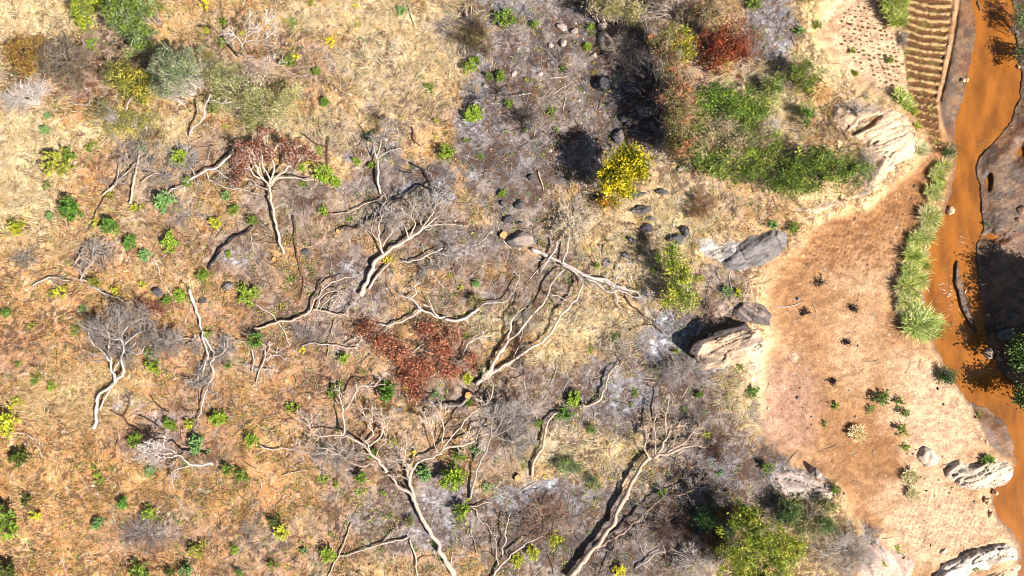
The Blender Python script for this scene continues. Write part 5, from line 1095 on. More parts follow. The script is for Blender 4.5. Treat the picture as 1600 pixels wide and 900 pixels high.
CR('bush', 'bush', 'tall dense grey green bush at the top left, oval and unbroken', [(208,28,36,34,1.9,1.3),(220,58,24,26,1.7,1.1),(195,10,32,26,1.8,1.1),(228,5,26,24,1.8,1.1)], 12000, .085, GG[:2]+GR[:2], seed=303, clump=.22, ntw=50)
CR('bush', 'bush', 'bright yellow green bush left of the tall oval one at the top edge', [(128,10,18,16,1.1,.7),(128,36,16,12,.7,.5),(148,4,14,10,1,.6)], 2200, .09, [A(150,160,40),A(120,140,40),A(170,170,50)], seed=304, ntw=30)
CR('bush', 'bush', 'rounded pale grey green bush fading to bare twigs, below the black hollow', [(275,112,34,34,2.5,1.4),(290,95,28,24,2.7,1.2),(262,140,22,24,1.8,1.0)], 12000, .07, GG+[A(150,150,125)], seed=305, clump=.2, ntw=150, twig='white', tw_out=.1)
CR('bush', 'bush', 'yellow olive loose leaved bush in the middle of the upper left thicket', [(200,128,42,28,.9,.7),(225,150,26,26,.8,.6),(185,105,22,14,.8,.6)], 4600, .075, OL+[A(190,170,50)], seed=306, ntw=70, twig='umber')
CR('bush', 'bush', 'low sparse yellow green bush under the yellow olive one', [(205,188,62,22,.4,.35),(190,205,30,12,.3,.3)], 2400, .07, [A(170,160,60),A(140,140,50),A(190,170,80)], seed=307, ntw=60, twig='grey')
CR('bush', 'thicket', 'wide airy pale olive thicket right of the bleached bush', [(350,120,34,28,1.7,.9),(390,150,38,30,1.6,.8),(430,170,34,24,1.4,.8),(455,150,24,24,1.4,.8),(350,165,24,20,1.1,.6),(395,188,30,16,1.0,.5)], 11000, .07, [A(165,160,100),A(140,140,80),A(185,175,120),A(120,124,66)], seed=308, ntw=60, twig='white', clump=.34)
CR('bush', 'bush', 'golden brown small leaved bush between the bleached bush and airy thicket', [(318,92,24,18,1.2,.7)], 1800, .06, [A(170,145,70),A(140,130,60),A(150,120,60)], seed=309, ntw=50)
CR('bush', 'bush', 'grey tan bush at the top edge left of the spreading bare branches', [(950,8,44,24,1.4,1.0),(985,20,26,18,1.3,.9)], 4200, .07, [A(190,170,110),A(165,160,90),A(215,190,140),A(135,130,70)], seed=310, ntw=120, twig='pale', tw_out=.1)
CR('bush', 'bush', 'yellow green bush at the foot of the spreading bare branches', [(1058,58,24,20,2.3,.8),(1072,82,14,20,2.1,.7)], 2600, .09, [A(180,165,40),A(140,145,45),A(200,180,60)], seed=311, ntw=40)
CR('bush', 'bush', 'rust red leaved bush beside the yellow green one', [(1128,68,42,36,1.6,1.0),(1110,90,26,24,1.5,.9),(1155,80,26,30,1.2,.8)], 6500, .085, [A(150,66,36),A(122,52,34),A(184,96,50),A(104,62,42)], seed=312, ntw=70, twig='umber')
CR('bush', 'bush', 'bright green bush under the rust red one on the bank', [(1115,150,40,22,2.0,.9),(1145,165,36,26,1.8,.9),(1175,180,22,22,1.3,.7)], 5600, .085, GR+GB[:2], seed=313, ntw=60)
CR('bush', 'bush', 'long dark green hedge along the lower side of the bank', [(1080,235,24,24,1.8,.8),(1110,255,30,22,1.6,.8),(1150,272,34,20,1.3,.7),(1175,245,28,28,1.4,.8),(1060,215,14,18,1.6,.8)], 6500, .085, GR, seed=314, ntw=80)
CR('bush', 'bush', 'large oval green bush on the rock spur', [(1250,270,50,32,1.5,.9),(1300,262,42,34,1.4,.9),(1220,285,30,24,1.2,.7),(1275,245,34,18,1.5,.8),(1325,265,22,30,1.0,.7),(1250,292,42,14,1,.6)], 11500, .085, GR+[A(104,132,48)], seed=315, ntw=80, clump=.24)
CR('bush', 'bush', 'olive bush with dark left side at the top of the rock spur', [(1248,112,30,22,1.0,.6),(1265,130,22,18,.9,.5)], 3000, .07, GR[:2]+OL[:2], seed=316, ntw=50)
CR('bush', 'bush', 'small green bush left of the olive one near the garden corner', [(1208,138,14,18,.8,.5)], 1000, .08, GB[:3], seed=317, ntw=20)
CR('bush', 'bush', 'upright green sprig bush in the middle of the spur', [(1262,178,10,16,.6,.5)], 700, .08, GB[:3], seed=318, ntw=20)
CR('bush', 'bush', 'pale mixed brush with straw stalks filling the middle of the bank', [(1120,200,36,24,1.6,.7),(1150,225,34,24,1.5,.7),(1185,215,26,30,1.2,.6),(1100,225,26,24,1.7,.7)], 8000, .08, [A(190,170,120),A(150,150,90),A(120,130,64),A(210,180,140),A(170,120,90)], seed=340, ntw=200, twig='pale', tw_out=.2)
CR('bush', 'bush', 'leafy olive green brush joining the bright bush and the hedge on the bank', [(1100,180,22,20,1.7,.7),(1160,195,24,20,1.4,.6),(1085,205,16,20,1.9,.8),(1200,250,22,22,1.2,.7),(1130,240,26,16,1.5,.6)], 5200, .085, GR+[A(160,160,80),A(180,160,100)], seed=350, ntw=80, twig='pale')
CR('bush', 'bush', 'yellowish green bush between the hedge and the oval bush on the spur', [(1190,170,20,22,1.1,.6),(1205,225,16,26,1.0,.5)], 2600, .085, [A(150,160,60),A(120,140,54),A(180,170,90)], seed=341, ntw=50, twig='pale')
CR('bush', 'bush', 'small brown green scrub under the black hollow of the upper left thicket', [(160,170,20,14,.5,.4),(240,215,22,12,.4,.3)], 1500, .07, [A(150,130,70),A(110,120,50),A(130,90,60)], seed=342, ntw=50)
CR('bush', 'bush', 'brown green leafy brush behind the top edge dead branches at right', [(1100,18,36,18,1.8,.8)], 2600, .08, [A(150,120,70),A(120,110,60),A(190,150,110)], seed=343, ntw=90, twig='pale', tw_out=.2)
CR('bush', 'bush', 'dense rusty dark brush at the left of the large bottom tree', [(1120,845,18,26,1.0,.6),(1135,800,16,16,1.2,.6)], 2200, .08, [A(110,70,50),A(90,100,50),A(140,90,60)], seed=344, ntw=60, twig='umber')
CR('bush', 'bush', 'straw and green brush on the slope between the bottom tree and the rubble', [(1255,820,26,22,.8,.5),(1290,790,24,14,.5,.35)], 2400, .08, [A(210,180,130),A(120,134,64),A(160,150,90),A(90,108,50)], seed=345, ntw=100, twig='pale')
CR('tree', 'tree', 'large bright green tree at the bottom edge with a dark shadow at its upper left', [(1180,835,46,36,2.7,1.3),(1205,875,48,36,2.4,1.2),(1150,870,30,34,2.2,1.1),(1235,850,26,26,1.8,.9),(1165,805,26,18,2.3,.9),(1180,905,50,20,2.2,1.0)], 15000, .095, [A(146,160,40),A(122,144,38),A(170,176,52),A(96,118,36),A(180,170,60)], seed=319, clump=.26, trunk=True)
CR('bush', 'bush', 'green bush on the left of the large bottom tree', [(1108,812,16,14,.9,.5)], 1200, .09, [A(90,128,60),A(70,104,50)], seed=320, ntw=20)
CR('bush', 'bush', 'dark green bush above the large bottom tree, right side', [(1232,800,20,20,.9,.6)], 1800, .08, [A(90,112,54),A(70,92,46),A(120,140,70)], seed=321, ntw=30)
CR('bush', 'bush', 'thin green bush between the rubble and the grey bare bush', [(1292,820,22,16,.7,.5)], 1100, .07, [A(100,128,54),A(130,150,70)], seed=322, ntw=40, twig='grey')
CR('tree', 'tree', 'leaning leafy yellow green tree over the splintered top of the silver trunk', [(1045,410,22,20,1.6,.8),(1060,432,20,22,1.5,.8),(1045,462,22,18,1.2,.7),(1075,468,14,22,1.2,.7),(1050,390,8,8,1.6,.5)], 3600, .10, [A(160,170,40),A(130,148,38),A(186,186,56),A(108,124,36)], seed=323, trunk=True, ntw=50, twig='dgrey')
CR('red_bush', 'red bush', 'wide heap of rust red dead leaves on branches at the middle of the picture', [(600,535,34,14,.5,.4),(625,552,34,20,.6,.45),(662,575,40,22,.6,.4),(640,598,30,14,.5,.4),(572,512,22,14,.4,.3),(735,565,16,16,.4,.3),(690,545,30,18,.5,.35),(665,515,34,12,.4,.3),(712,520,20,10,.4,.3),(650,620,22,8,.4,.3),(700,580,20,14,.4,.3)], 12500, .085, [A(170,92,56),A(150,82,52),A(204,134,94),A(112,62,50),A(204,140,104)], seed=324, ntw=140, twig='pale', shell=.1, clump=.36)
CR('bush', 'bush', 'feathery green bush in the straw below the brightest round one', [(882,730,28,14,.4,.3),(930,757,14,12,.3,.2)], 1600, .07, [A(110,140,56),A(90,118,50),A(150,160,80)], seed=325, ntw=30)
CR('bush', 'bush', 'scraggly dark shrub on the burnt mound at the top centre', [(745,55,30,34,.6,.4)], 1400, .06, [A(96,70,50),A(130,100,64),A(110,110,50)], seed=326, ntw=70, twig='umber')
CR('bush', 'bush', 'dry grassy tussock row of yellow stems near the garden corner', [(1350,340,0.1,0.1,.1,.1)], 10, .05, OL, seed=327, ntw=0) if False else None
CR('tree', 'tree', 'dark green tree overhanging the right edge, shading the rocks and river',
 [(1602,618,26,16,1.6,.6),(1588,548,14,22,1.5,.5),(1706,545,44,40,3.1,1.1),(1731,480,46,42,3.4,1.2),(1752,585,46,46,3.6,1.3),(1706,620,36,26,2.4,.8),(1762,515,46,46,3.8,1.3),(1721,500,38,34,3.2,1.1),(1700,460,28,24,2.8,.9),(1696,580,30,30,2.5,1.0),(1676,532,22,30,2.2,.8),(1664,618,22,18,1.8,.6),(1655,560,24,24,1.9,.6)], 46000, .15, [A(90,116,44),A(70,96,40),A(130,146,60),A(60,80,34)], seed=328, trunk=True, clump=.34)
CR('bush', 'bush', 'low dark bush on the right bank at the top corner', [(1598,25,14,30,.9,.5),(1608,80,16,30,.9,.5)], 1800, .09, [A(110,130,60),A(80,104,46),A(150,160,90)], seed=329, ntw=50)
CR('bush', 'bush', 'round dark green bush at the river edge below the reed fan', [(1479,588,14,15,.6,.4)], 1400, .07, [A(76,104,40),A(60,90,36),A(96,126,50)], seed=330, ntw=20)
CR('bush', 'bush', 'green plant in the ridged plot corner at the reed top', [(1485,239,10,10,.4,.3)], 700, .07, [A(84,110,44),A(110,132,60)], seed=331, ntw=10)

def reeds(name, cat, label, pts, seed, n, hgt=(0.7, 1.3), pal=None, fan=1.0, w=(0.02, 0.045), kind=None, group=None, dirb=None):
    """upright arching blades of tall grass; pts = (u, v, spread px)"""
    r = np.random.RandomState(seed); pts = np.array(pts, float); i = r.choice(len(pts), n, p=pts[:, 2]**2/np.sum(pts[:, 2]**2))
    q = r.normal(0, 1, (n, 2)); q /= np.maximum(1, np.linalg.norm(q, axis=1, keepdims=True)/1.3)
    b = Pts(pts[i, 0]+q[:, 0]*pts[i, 2]*.62, pts[i, 1]+q[:, 1]*pts[i, 2]*.62, 0.0); a = r.uniform(0, 2*math.pi, n)
    if dirb is not None: a = dirb+r.normal(0, 1.1, n)
    L = r.uniform(hgt[0], hgt[1], n)*(0.6+0.6*vn(b[:, 0]*1.3, b[:, 1]*1.3, 5)*1.2); out = r.uniform(.3, 1., n)*fan
    d = np.stack([np.cos(a), np.sin(a), 0*a], -1); s_ = np.stack([-np.sin(a), np.cos(a), 0*a], -1); ww = r.uniform(w[0], w[1], n)
    P = [b+d*(L*out*t**1.4)[:, None]+np.array([0, 0, 1])*(L*(t-0.45*out*t*t))[:, None] for t in (0, .4, .75, 1)]
    V = np.stack([P[0]-s_*ww[:, None]*.4, P[0]+s_*ww[:, None]*.4, P[1]-s_*ww[:, None]*.5, P[1]+s_*ww[:, None]*.5, P[2]-s_*ww[:, None]*.4, P[2]+s_*ww[:, None]*.4, P[3]], 1).reshape(-1, 3)
    j = np.arange(n)*7; Q_ = np.concatenate([np.stack([j, j+1, j+3, j+2], -1), np.stack([j+2, j+3, j+5, j+4], -1)]); T_ = np.stack([j+4, j+5, j+6], -1)
    pal = (np.array(pal)*1.5).clip(0, .8); cc = pal[r.randint(0, len(pal), n)]*r.uniform(.75, 1.2, n)[:, None]
    base = Pt(pts[0, 0], pts[0, 1]); o = build(name, V, Q_, T_, np.repeat(cc, 7, axis=0), M_LEAF, loc=base); tag(o, label, cat, group, kind); return o
RP = [A(112,146,40), A(150,172,56), A(84,112,36), A(206,196,110), A(170,180,70), A(224,206,140)]
RB = [(1470,262,6),(1460,275,9),(1466,292,7),(1452,300,10),(1450,332,8),(1452,345,11),(1444,370,10),(1428,375,12),(1422,400,12),(1436,412,8),(1418,422,13),(1428,436,12),(1412,446,11),(1424,458,8),(1410,470,11),(1426,480,13),(1416,494,11)]
reeds('reed_bed', None, None, [(a_, b_, c_*.62) for a_, b_, c_ in RB], 401, 8500, (.22, .85), RP, 1.1, kind='stuff')
reeds('dry_reeds', None, None, [(1463,272,5),(1458,308,6),(1446,336,6),(1442,362,6),(1450,350,4),(1410,452,6),(1440,398,5),(1436,440,5),(1408,480,6)], 411, 3200, (.25, .7), [A(226,208,160),A(200,176,120),A(170,150,100),A(150,150,80)], 1.3, kind='stuff')
reeds('reed_clump', 'tall grass', 'bright fan shaped clump of tall grass ending the reed strip at the river bend', [(1424,500,11),(1434,512,12),(1446,520,9),(1444,500,11),(1430,490,10),(1418,512,7),(1456,508,7)], 402, 3000, (.3, 1.15), [A(170,185,80),A(140,165,66),A(205,205,120),A(222,214,150),A(110,136,54)], 1.0)
reeds('reed_clump', 'tall grass', 'tall grass clump at the top edge beside the planting ridges', [(1390,2,13),(1392,18,13),(1397,33,9)], 403, 2600, (.7, 1.2), RP, .9)
reeds('grass_clump', 'tall grass', 'green and white grass tuft on the rock beside the lowest planting ridges', [(1402,148,8),(1412,158,9),(1420,168,7)], 404, 900, (.35, .7), RP, 1.0)
reeds('grass_clump', 'tall grass', 'bleached grass tuft at the right tip of the rock spur', [(1437,235,9)], 405, 600, (.3, .6), [A(230,215,170),A(210,190,140),A(150,155,90)], 1.0)
reeds('grass_clump', 'tall grass', 'pale dry grass tuft with a dark core near the middle of the lower field', [(1337,675,9)], 406, 700, (.3, .6), [A(236,214,160),A(215,185,130)], 1.0)
reeds('grass_clump', 'tall grass', 'pale dry grass tuft below the weed strip on the sand', [(1420,745,11),(1424,770,8)], 407, 900, (.3, .6), [A(236,214,170),A(215,195,140),A(160,160,90)], 1.0)
reeds('grass_clump', 'tall grass', 'dry golden grass tuft in the middle of the rock spur', [(1282,145,12)], 408, 900, (.4, .8), [A(226,184,120),A(206,150,96),A(240,210,150)], 1.1)
0 and reeds('grass_clump', 'tall grass', 'x', [(722,285,16)], 409, 1600, (.4, .9), [A(226,184,110),A(206,150,80),A(240,210,150)], 1.2)
reeds('grass_clump', 'tall grass', 'green tuft on top of the cracked layered outcrop', [(1541,720,8)], 410, 500, (.3, .55), GB, 1.0)

# round and sprouting shrubs: a few kinds, every plant its own object
def proto(kind, seed):
    r = np.random.RandomState(seed); root = empty('shrub', (0, 0, 0)); ns = {'ball': 26, 'loose': 16, 'sprig': 9, 'spiky': 60}[kind]
    LV, DV, SZ = [], [], []; SP, SR = [], []
    for i in range(ns):
        a = r.uniform(0, 6.283); q = math.sqrt(r.uniform(0.02, 1)); top = np.array([math.cos(a)*q*0.82, math.sin(a)*q*0.82, (1.05 if kind != 'sprig' else .7)*math.sqrt(max(.08, 1.05-q*q))*r.uniform(.8, 1.1)])
        t = np.linspace(0, 1, 6); p = np.stack([top[0]*t**1.2, top[1]*t**1.2, top[2]*np.sin(t*1.5)/math.sin(1.5)], -1); p[1:] += r.normal(0, .02, (5, 3))
        SP.append(p); SR.append(np.linspace(.022, .008, 6))
        if kind == 'spiky': LV.append(p[2:3]); DV.append((p[-1]-p[0])[None]); SZ.append([.75*np.linalg.norm(p[-1]-p[2])*1.4]); continue
        nl = {'ball': 26, 'loose': 20, 'sprig': 16}[kind]; tt = r.uniform(.35, 1.02, nl); idx = tt*5; i0_ = np.minimum(idx.astype(int), 4); f = (idx-i0_)[:, None]
        pp = p[i0_]*(1-f)+p[i0_+1]*f; ax = p[-1]-p[-3]; ax /= np.linalg.norm(ax); d = r.normal(0, 1, (nl, 3)); d -= ax*(d@ax)[:, None]; d /= np.linalg.norm(d, axis=1, keepdims=True)
        LV.append(pp); DV.append(d+ax*.6+np.array([0, 0, .25])); SZ.append(r.uniform(.16, .32, nl)*(1 if kind != 'sprig' else 1.2))
    mb = MB(); tubes(mb, np.array(SP), np.array(SR), 4, bcol('brown', r)); mb.make('stems', M_BARK, root)
    n = sum(len(x) for x in LV); cc = np.ones((n, 3))*r.uniform(.65, 1.3, n)[:, None]*np.array([1, 1, 1])
    cc = np.where(r.rand(n)[:, None] < .15, cc*np.array([1.35, 1.15, 1.0]), cc)
    leaf_mesh('leaves', np.concatenate(LV), np.concatenate(SZ), cc, r, M_LEAF, up=.35, parent=root, dirs=np.concatenate(DV), asp=.38 if kind != 'spiky' else .10)
    return root
PROTO = {k_: [proto(k_, 500+i+10*j) for j in range(3)] for i, k_ in enumerate(['ball', 'loose', 'sprig', 'spiky'])}
SHC = dict(g=(126,154,44), b=(156,184,50), d=(104,148,48), y=(200,204,48), o=(166,166,56), t=(134,176,96), Y=(250,236,40), k=(96,112,36))
SH = [
 (85,253,24,'loose','o','widest leafy green shrub in the upper left clearing'),(107,242,12,'loose','g','small lobe of green shrub on the right of the widest one at upper left'),(98,266,11,'loose','o','lowest green shrub under the widest one at upper left'),(73,291,10,'sprig','g','small dark green shrub well below the widest one at upper left'),
 (71,203,8,'ball','t','tiny round dark green shrub below the pale grey bramble'),(73,181,6,'ball','t','tiny grey green shrub inside the pale grey bramble'),(140,229,10,'sprig','g','small green shrub above the leaning poles'),(222,232,9,'ball','t','blue green shrub on top of the leaning poles'),
 (282,245,16,'loose','b','bright green shrub under the wavy white stem'),(294,285,10,'loose','g','small green shrub on the long white limb'),(252,10,8,'sprig','o','olive sprig at the top edge right of the tall oval bush'),(318,7,11,'sprig','Y','yellow spiky sprig at the top edge'),
 (323,45,8,'sprig','y','yellow green sprig in the bare tree shadow'),(349,34,6,'ball','b','tiny bright green sprig in the upper part of the bare tree shadow'),(343,64,9,'sprig','g','green sprig low in the bare tree shadow'),(378,52,5,'sprig','y','tiny yellow sprig at the foot of the bare white tree'),
 (142,68,10,'sprig','g','green sprig above the brownish thicket at upper left'),(334,172,9,'loose','b','bright green sprig under the airy thicket'),(352,196,6,'sprig','y','tiny yellow green sprig below the airy thicket'),
 (448,97,12,'loose','g','green shrub on the right edge of the airy thicket'),(462,90,8,'sprig','Y','bright yellow sprig touching the shrub right of the airy thicket'),(515,63,9,'sprig','Y','vivid yellow shrub alone on the pale grass at the top'),(457,35,8,'sprig','g','small green shrub near the top left of the pale grass'),(447,34,6,'sprig','y','yellow sprig beside the small green shrub at the top of the pale grass'),
 (494,111,7,'ball','g','tiny dark green ball on brown soil right of the airy thicket'),(508,160,8,'ball','d','dark green ball shrub above the gold grass'),(486,4,7,'sprig','o','olive sprig at the very top edge'),(555,8,6,'sprig','Y','small yellow sprig at the very top edge'),(628,16,9,'loose','t','grey green shrub at the top of the pale grass'),
 (785,28,15,'loose','g','big bright green shrub at the top edge of the burnt ground'),(800,32,8,'loose','g','smaller green shrub right of the big one at the top of the burnt ground'),(735,103,14,'loose','b','bright green shrub on the left edge of the burnt ground'),(745,94,8,'loose','g','small shrub lobe on the upper right of the burnt edge shrub'),(764,119,8,'loose','g','left one of two small shrubs on the burnt ground'),(782,118,9,'ball','g','right one of two small shrubs on the burnt ground'),
 (738,177,15,'ball','b','round bright green bush with black shadow on white ash'),(698,238,14,'loose','b','bright leafy bush with a square black shadow'),(795,163,9,'loose','g','small green bush at the right of the ash with the round bright bush'),(727,220,6,'sprig','g','tiny green sprig above the right side of the leafy bush with square shadow'),(750,244,5,'sprig','g','tiny green sprig right of the leafy bush with square shadow'),
 (672,137,9,'sprig','g','green sprig in gold grass beside the burnt edge'),(681,190,6,'sprig','y','yellow green sprig in gold grass'),
 (923,43,8,'loose','b','bright green shrub left of the pale square stones'),(919,73,7,'ball','b','round green shrub below the one left of the pale square stones'),(880,108,6,'sprig','g','thin green sprig in the burnt clearing'),(823,126,5,'sprig','y','tiny yellow sprig in the burnt clearing left side'),(835,38,7,'ball','g','little green shrub at the top of the burnt clearing'),(862,173,7,'sprig','g','green sprig above the yellow tree shadow'),(820,204,5,'sprig','g','tiny sprig left of the yellow tree shadow top'),(870,203,6,'sprig','g','green sprig at the top edge of the yellow tree shadow'),
 (471,262,9,'loose','b','bright green shrub on the right edge of the rust red leaves'),(486,257,9,'sprig','y','orange yellow shrub between two green ones beside the red leaves'),(505,272,17,'loose','b','largest bright green shrub right of the red leaved tree'),(525,283,9,'ball','b','small green ball right of the largest shrub by the red leaved tree'),(500,234,8,'sprig','b','light green sprig between the right angled logs'),(557,251,8,'loose','b','small bright shrub beside the white ash spot'),(580,258,7,'ball','g','small dark shrub left of the bare sapling trunk'),
 (578,215,10,'sprig','d','dark sprig at the left of the bare sapling crown'),(505,329,9,'loose','b','small bright green bush in gold grass at the end of the long thin branch'),(475,287,6,'sprig','g','tiny green shrub on the pale limb of the red leaved tree'),(546,342,6,'sprig','g','tiny green sprig on gold grass left of the charred trunk'),(578,340,6,'sprig','t','small sprig by the charred trunk'),
 (110,325,19,'ball','d','largest round dark green bush on the left slope'),(28,358,15,'loose','y','yellow green shrub at the left edge'),(172,354,15,'ball','d','round dark bush right of the largest one on the left slope'),(203,380,12,'ball','d','dark bush at the top left of a close pair with a yellow tip between'),(226,399,10,'ball','t','dull green bush at the lower right of a close pair'),(264,379,15,'ball','b','bright green bush with a shadow right of the close pair'),
 (255,315,17,'ball','t','pale grey green round bush on the upper left slope'),(78,338,7,'ball','t','tiny grey green bush left of the largest dark round one'),(171,307,7,'sprig','o','small olive sprig below the leaning poles'),(212,324,9,'sprig','y','yellow sprig under the end of the leaning pole'),(150,347,9,'sprig','y','yellow green sprig between the two dark round bushes'),(335,347,11,'loose','y','yellow green bush above the charred black log'),
 (355,305,9,'loose','t','dull green bush above the limb of the red leaved tree'),(367,327,11,'loose','g','green bush left of the trunk of the red leaved tree'),(394,344,9,'loose','g','green bush just above the top end of the charred black log'),(357,397,6,'ball','b','tiny bright bush by the charred black log'),(225,404,4,'sprig','Y','tiny yellow tip under the dull green bush of the close pair'),
 (316,429,11,'ball','g','green bush at the lower end of the charred black log'),(281,461,10,'ball','b','green bush left of the slender tree base'),(260,469,8,'ball','g','smaller green bush below the round dark boulder'),(299,472,8,'sprig','g','green bush growing across the slender white fallen trunk'),(386,460,18,'loose','b','big bright green bush with black shadow beside the ash boulder'),
 (147,440,11,'loose','o','olive bush beside the trailing dead spray'),(93,459,15,'sprig','y','yellow green spiky shrub on the left slope'),(180,455,9,'sprig','y','pale yellow green sprig on the trailing branch'),(221,446,8,'sprig','y','yellow sprig above the trailing branch end'),(10,488,9,'loose','d','dark bush at the left edge in the middle'),(130,483,9,'sprig','t','dull green bush above the flat crowned tree'),(48,511,9,'sprig','o','olive sprig on the left slope'),
 (117,513,11,'sprig','g','green bush touching the left of the flat crown'),(322,521,9,'sprig','b','light green bush on the fork of the slender fallen tree'),(28,568,6,'sprig','g','tiny green sprig near the left edge'),(55,591,10,'sprig','g','green sprig left of the flat crowned tree trunk'),(235,552,11,'loose','b','upper lobe of the bright bush under the flat crown'),(242,574,15,'loose','b','lower larger bright bush under the flat crown'),(203,556,7,'sprig','b','tiny bright sprig between the trunks of the flat crown'),
 (357,571,8,'loose','g','small dark green bush beside the slender tree twigs'),(400,533,15,'loose','d','dark green bush at the head of the white crooked branches'),(539,559,11,'loose','b','bright bush left of the rust red heap'),(472,547,6,'sprig','Y','tiny yellow sprig left of the rust red heap'),(456,436,7,'sprig','g','green sprig by the thin charred stem'),(606,406,8,'sprig','Y','yellow green tuft at the fork of the double trunk'),
 (655,388,0,'','',''),(745,444,8,'loose','t','small blue green bush above the spiky olive plant'),(745,469,15,'spiky','o','round spiky olive plant on the crooked pale limb'),(754,577,8,'sprig','g','green sprig beside the fallen twin trunk'),(731,592,10,'loose','y','yellow green bush at the twin trunk base'),(659,584,5,'sprig','b','tiny sprig at the foot of the rust red heap'),(719,449,5,'sprig','y','tiny sprig on the grass above the crooked pale limb'),
 (80,605,9,'loose','b','small bright bush left of the flat crowned tree base'),(26,628,10,'sprig','y','yellow green sprig at left above the yellow bush'),(6,660,22,'loose','y','large yellow bush cut by the left edge'),(29,716,16,'ball','k','very dark olive bush near the left edge'),(212,688,15,'loose','b','bright bush with black shadow below the white ash'),(265,662,11,'ball','g','dark green bush in the middle of the lower left ash'),(305,695,15,'ball','t','blue green bush on pale ash'),
 (325,707,6,'sprig','t','tiny bush at the lower right of the blue green one'),(297,662,10,'loose','y','yellow green bush under the white stick tip'),(340,654,13,'ball','b','spiky bright bush right of the white stick tip'),(393,687,14,'loose','b','green bush left of the giant forked tree with a black shadow'),(357,733,11,'loose','g','left bush of a pair with shadow at lower left'),(377,743,13,'loose','g','right bush of a pair with shadow at lower left'),
 (151,749,11,'sprig','b','light green shrub alone on the lower left grass'),(235,737,10,'loose','t','faint grey green shrub below the thin forked tree tip'),(192,787,10,'ball','d','small dark bush on the lower left grass'),(233,802,13,'loose','b','pale green bush at the lower left, taller than wide'),(151,818,11,'ball','t','blue green bush on the lower left grass'),(307,860,15,'loose','o','olive bush near the bottom left'),(367,859,9,'loose','b','small bright bush near the bottom left'),
 (292,893,15,'loose','t','left dull bush cut by the bottom edge'),(216,895,18,'loose','g','broad green bush cut by the bottom edge'),(265,897,11,'loose','k','dark bush at the bottom edge between two green ones'),(16,893,18,'loose','k','dark olive bush in the bottom left corner'),(12,815,24,'loose','g','large green bush at the left edge low down'),(54,803,13,'sprig','y','yellow sprig right of the large green bush at the left edge'),(42,782,14,'sprig','k','dark bush above the large green bush at the left edge'),
 (145,729,7,'sprig','g','small green sprig on the grass left of the light green shrub'),(292,727,7,'sprig','b','small green tuft in the fork of the thin fallen tree'),(373,893,8,'loose','d','dark sprig at the bottom edge near the left'),(175,733,6,'sprig','o','olive sprig right of the light green shrub'),
 (604,611,17,'ball','d','big round dark green bush below the rust red heap'),(524,609,13,'sprig','g','spreading green bush left of the big round dark one'),(457,637,11,'sprig','b','bright green spreading sprig left of the forked tree crown'),(565,745,12,'loose','g','dark green bush left of the giant trunk'),(582,708,9,'ball','g','green bush in the fork of the giant tree'),(612,692,9,'sprig','y','yellow green bush between the limbs of the giant tree'),
 (645,708,7,'sprig','Y','small yellow bush beside the right limb of the giant tree'),(662,740,12,'ball','t','dull green bush right of the giant fork'),(719,712,12,'loose','g','green bush under the right limb of the giant tree'),(706,748,19,'ball','b','largest round bright green bush, right of the giant fork'),(744,704,8,'sprig','t','small dull bush left of the charred grey tree trunk'),(760,763,9,'sprig','t','small grey green bush beside the charred grey tree'),
 (722,797,17,'loose','b','leafy green bush under the largest round bright one'),(640,815,11,'spiky','b','spiky yellow green bush left of the giant trunk'),(440,832,15,'loose','y','yellow bush with orange leaves at lower left of centre'),(430,815,12,'loose','k','dark bush behind the yellow one at lower left of centre'),(512,866,15,'loose','b','bright bush with black shadow left of the bottom split branch'),(474,864,9,'sprig','t','small dull bush left of the bright one at the bottom'),
 (425,886,10,'sprig','g','green bush near the bottom edge left of the two bright ones'),(734,629,7,'ball','b','small round bright bush on the orange stump'),(682,618,9,'sprig','t','dull bush by the dark curved trunk'),(505,750,9,'sprig','b','left small bush in the ash under the giant crown'),(527,757,8,'sprig','b','right small bush in the ash under the giant crown'),(563,600,0,'','',''),(634,605,5,'sprig','Y','tiny yellow sprig right of the big round dark bush'),
 (497,742,0,'','',''),(558,770,6,'sprig','b','tiny green sprig below the bush left of the giant trunk'),(600,770,6,'sprig','b','tiny sprig left of the giant trunk on grass'),(609,808,5,'sprig','g','tiny sprig on ash below the giant fork'),(516,835,5,'sprig','g','tiny sprig right of the yellow orange bush'),
 (897,622,13,'ball','b','brightest light green round bush, at the end of the bent ash trunk'),(883,647,13,'loose','d','dark bush touching the brightest round bush'),(924,669,9,'loose','d','small dark bush with shadow right of the dark one'),(841,662,8,'loose','g','small bush left of the curving bare trunk, upper'),(837,695,6,'sprig','g','small bush left of the curving bare trunk, middle'),(819,692,6,'sprig','d','tiny dark bush left of the curving bare trunk, outer'),
 (993,613,7,'sprig','g','small bush on the ash below the tangled brush'),(985,633,5,'sprig','g','tiny bush on the ash above the long straw'),(1093,617,7,'ball','g','little dark bush right of the ash'),(1070,641,6,'sprig','d','tiny bush beside the top of the leaning tree fan'),(1035,770,11,'loose','g','green bush under the fan of the leaning tree'),(1127,742,7,'sprig','t','small bush below the reddish dark twigs'),(1104,680,7,'sprig','y','yellow sprig in the dark twigs'),
 (866,842,13,'loose','y','yellow green bush on the right of the bottom dead brush'),(833,864,13,'loose','y','middle yellow green bush of the bottom row of three'),(808,878,13,'loose','y','lowest yellow green bush of the bottom row of three'),(841,788,6,'sprig','g','tiny green sprig on the white ash below centre'),(970,891,12,'loose','Y','orange red bush at the bottom edge by the leaning trunk'),(1199,730,11,'loose','g','green bush on the left edge of the rubble'),(1178,612,13,'loose','d','dark green bush at the left edge of the brown field'),
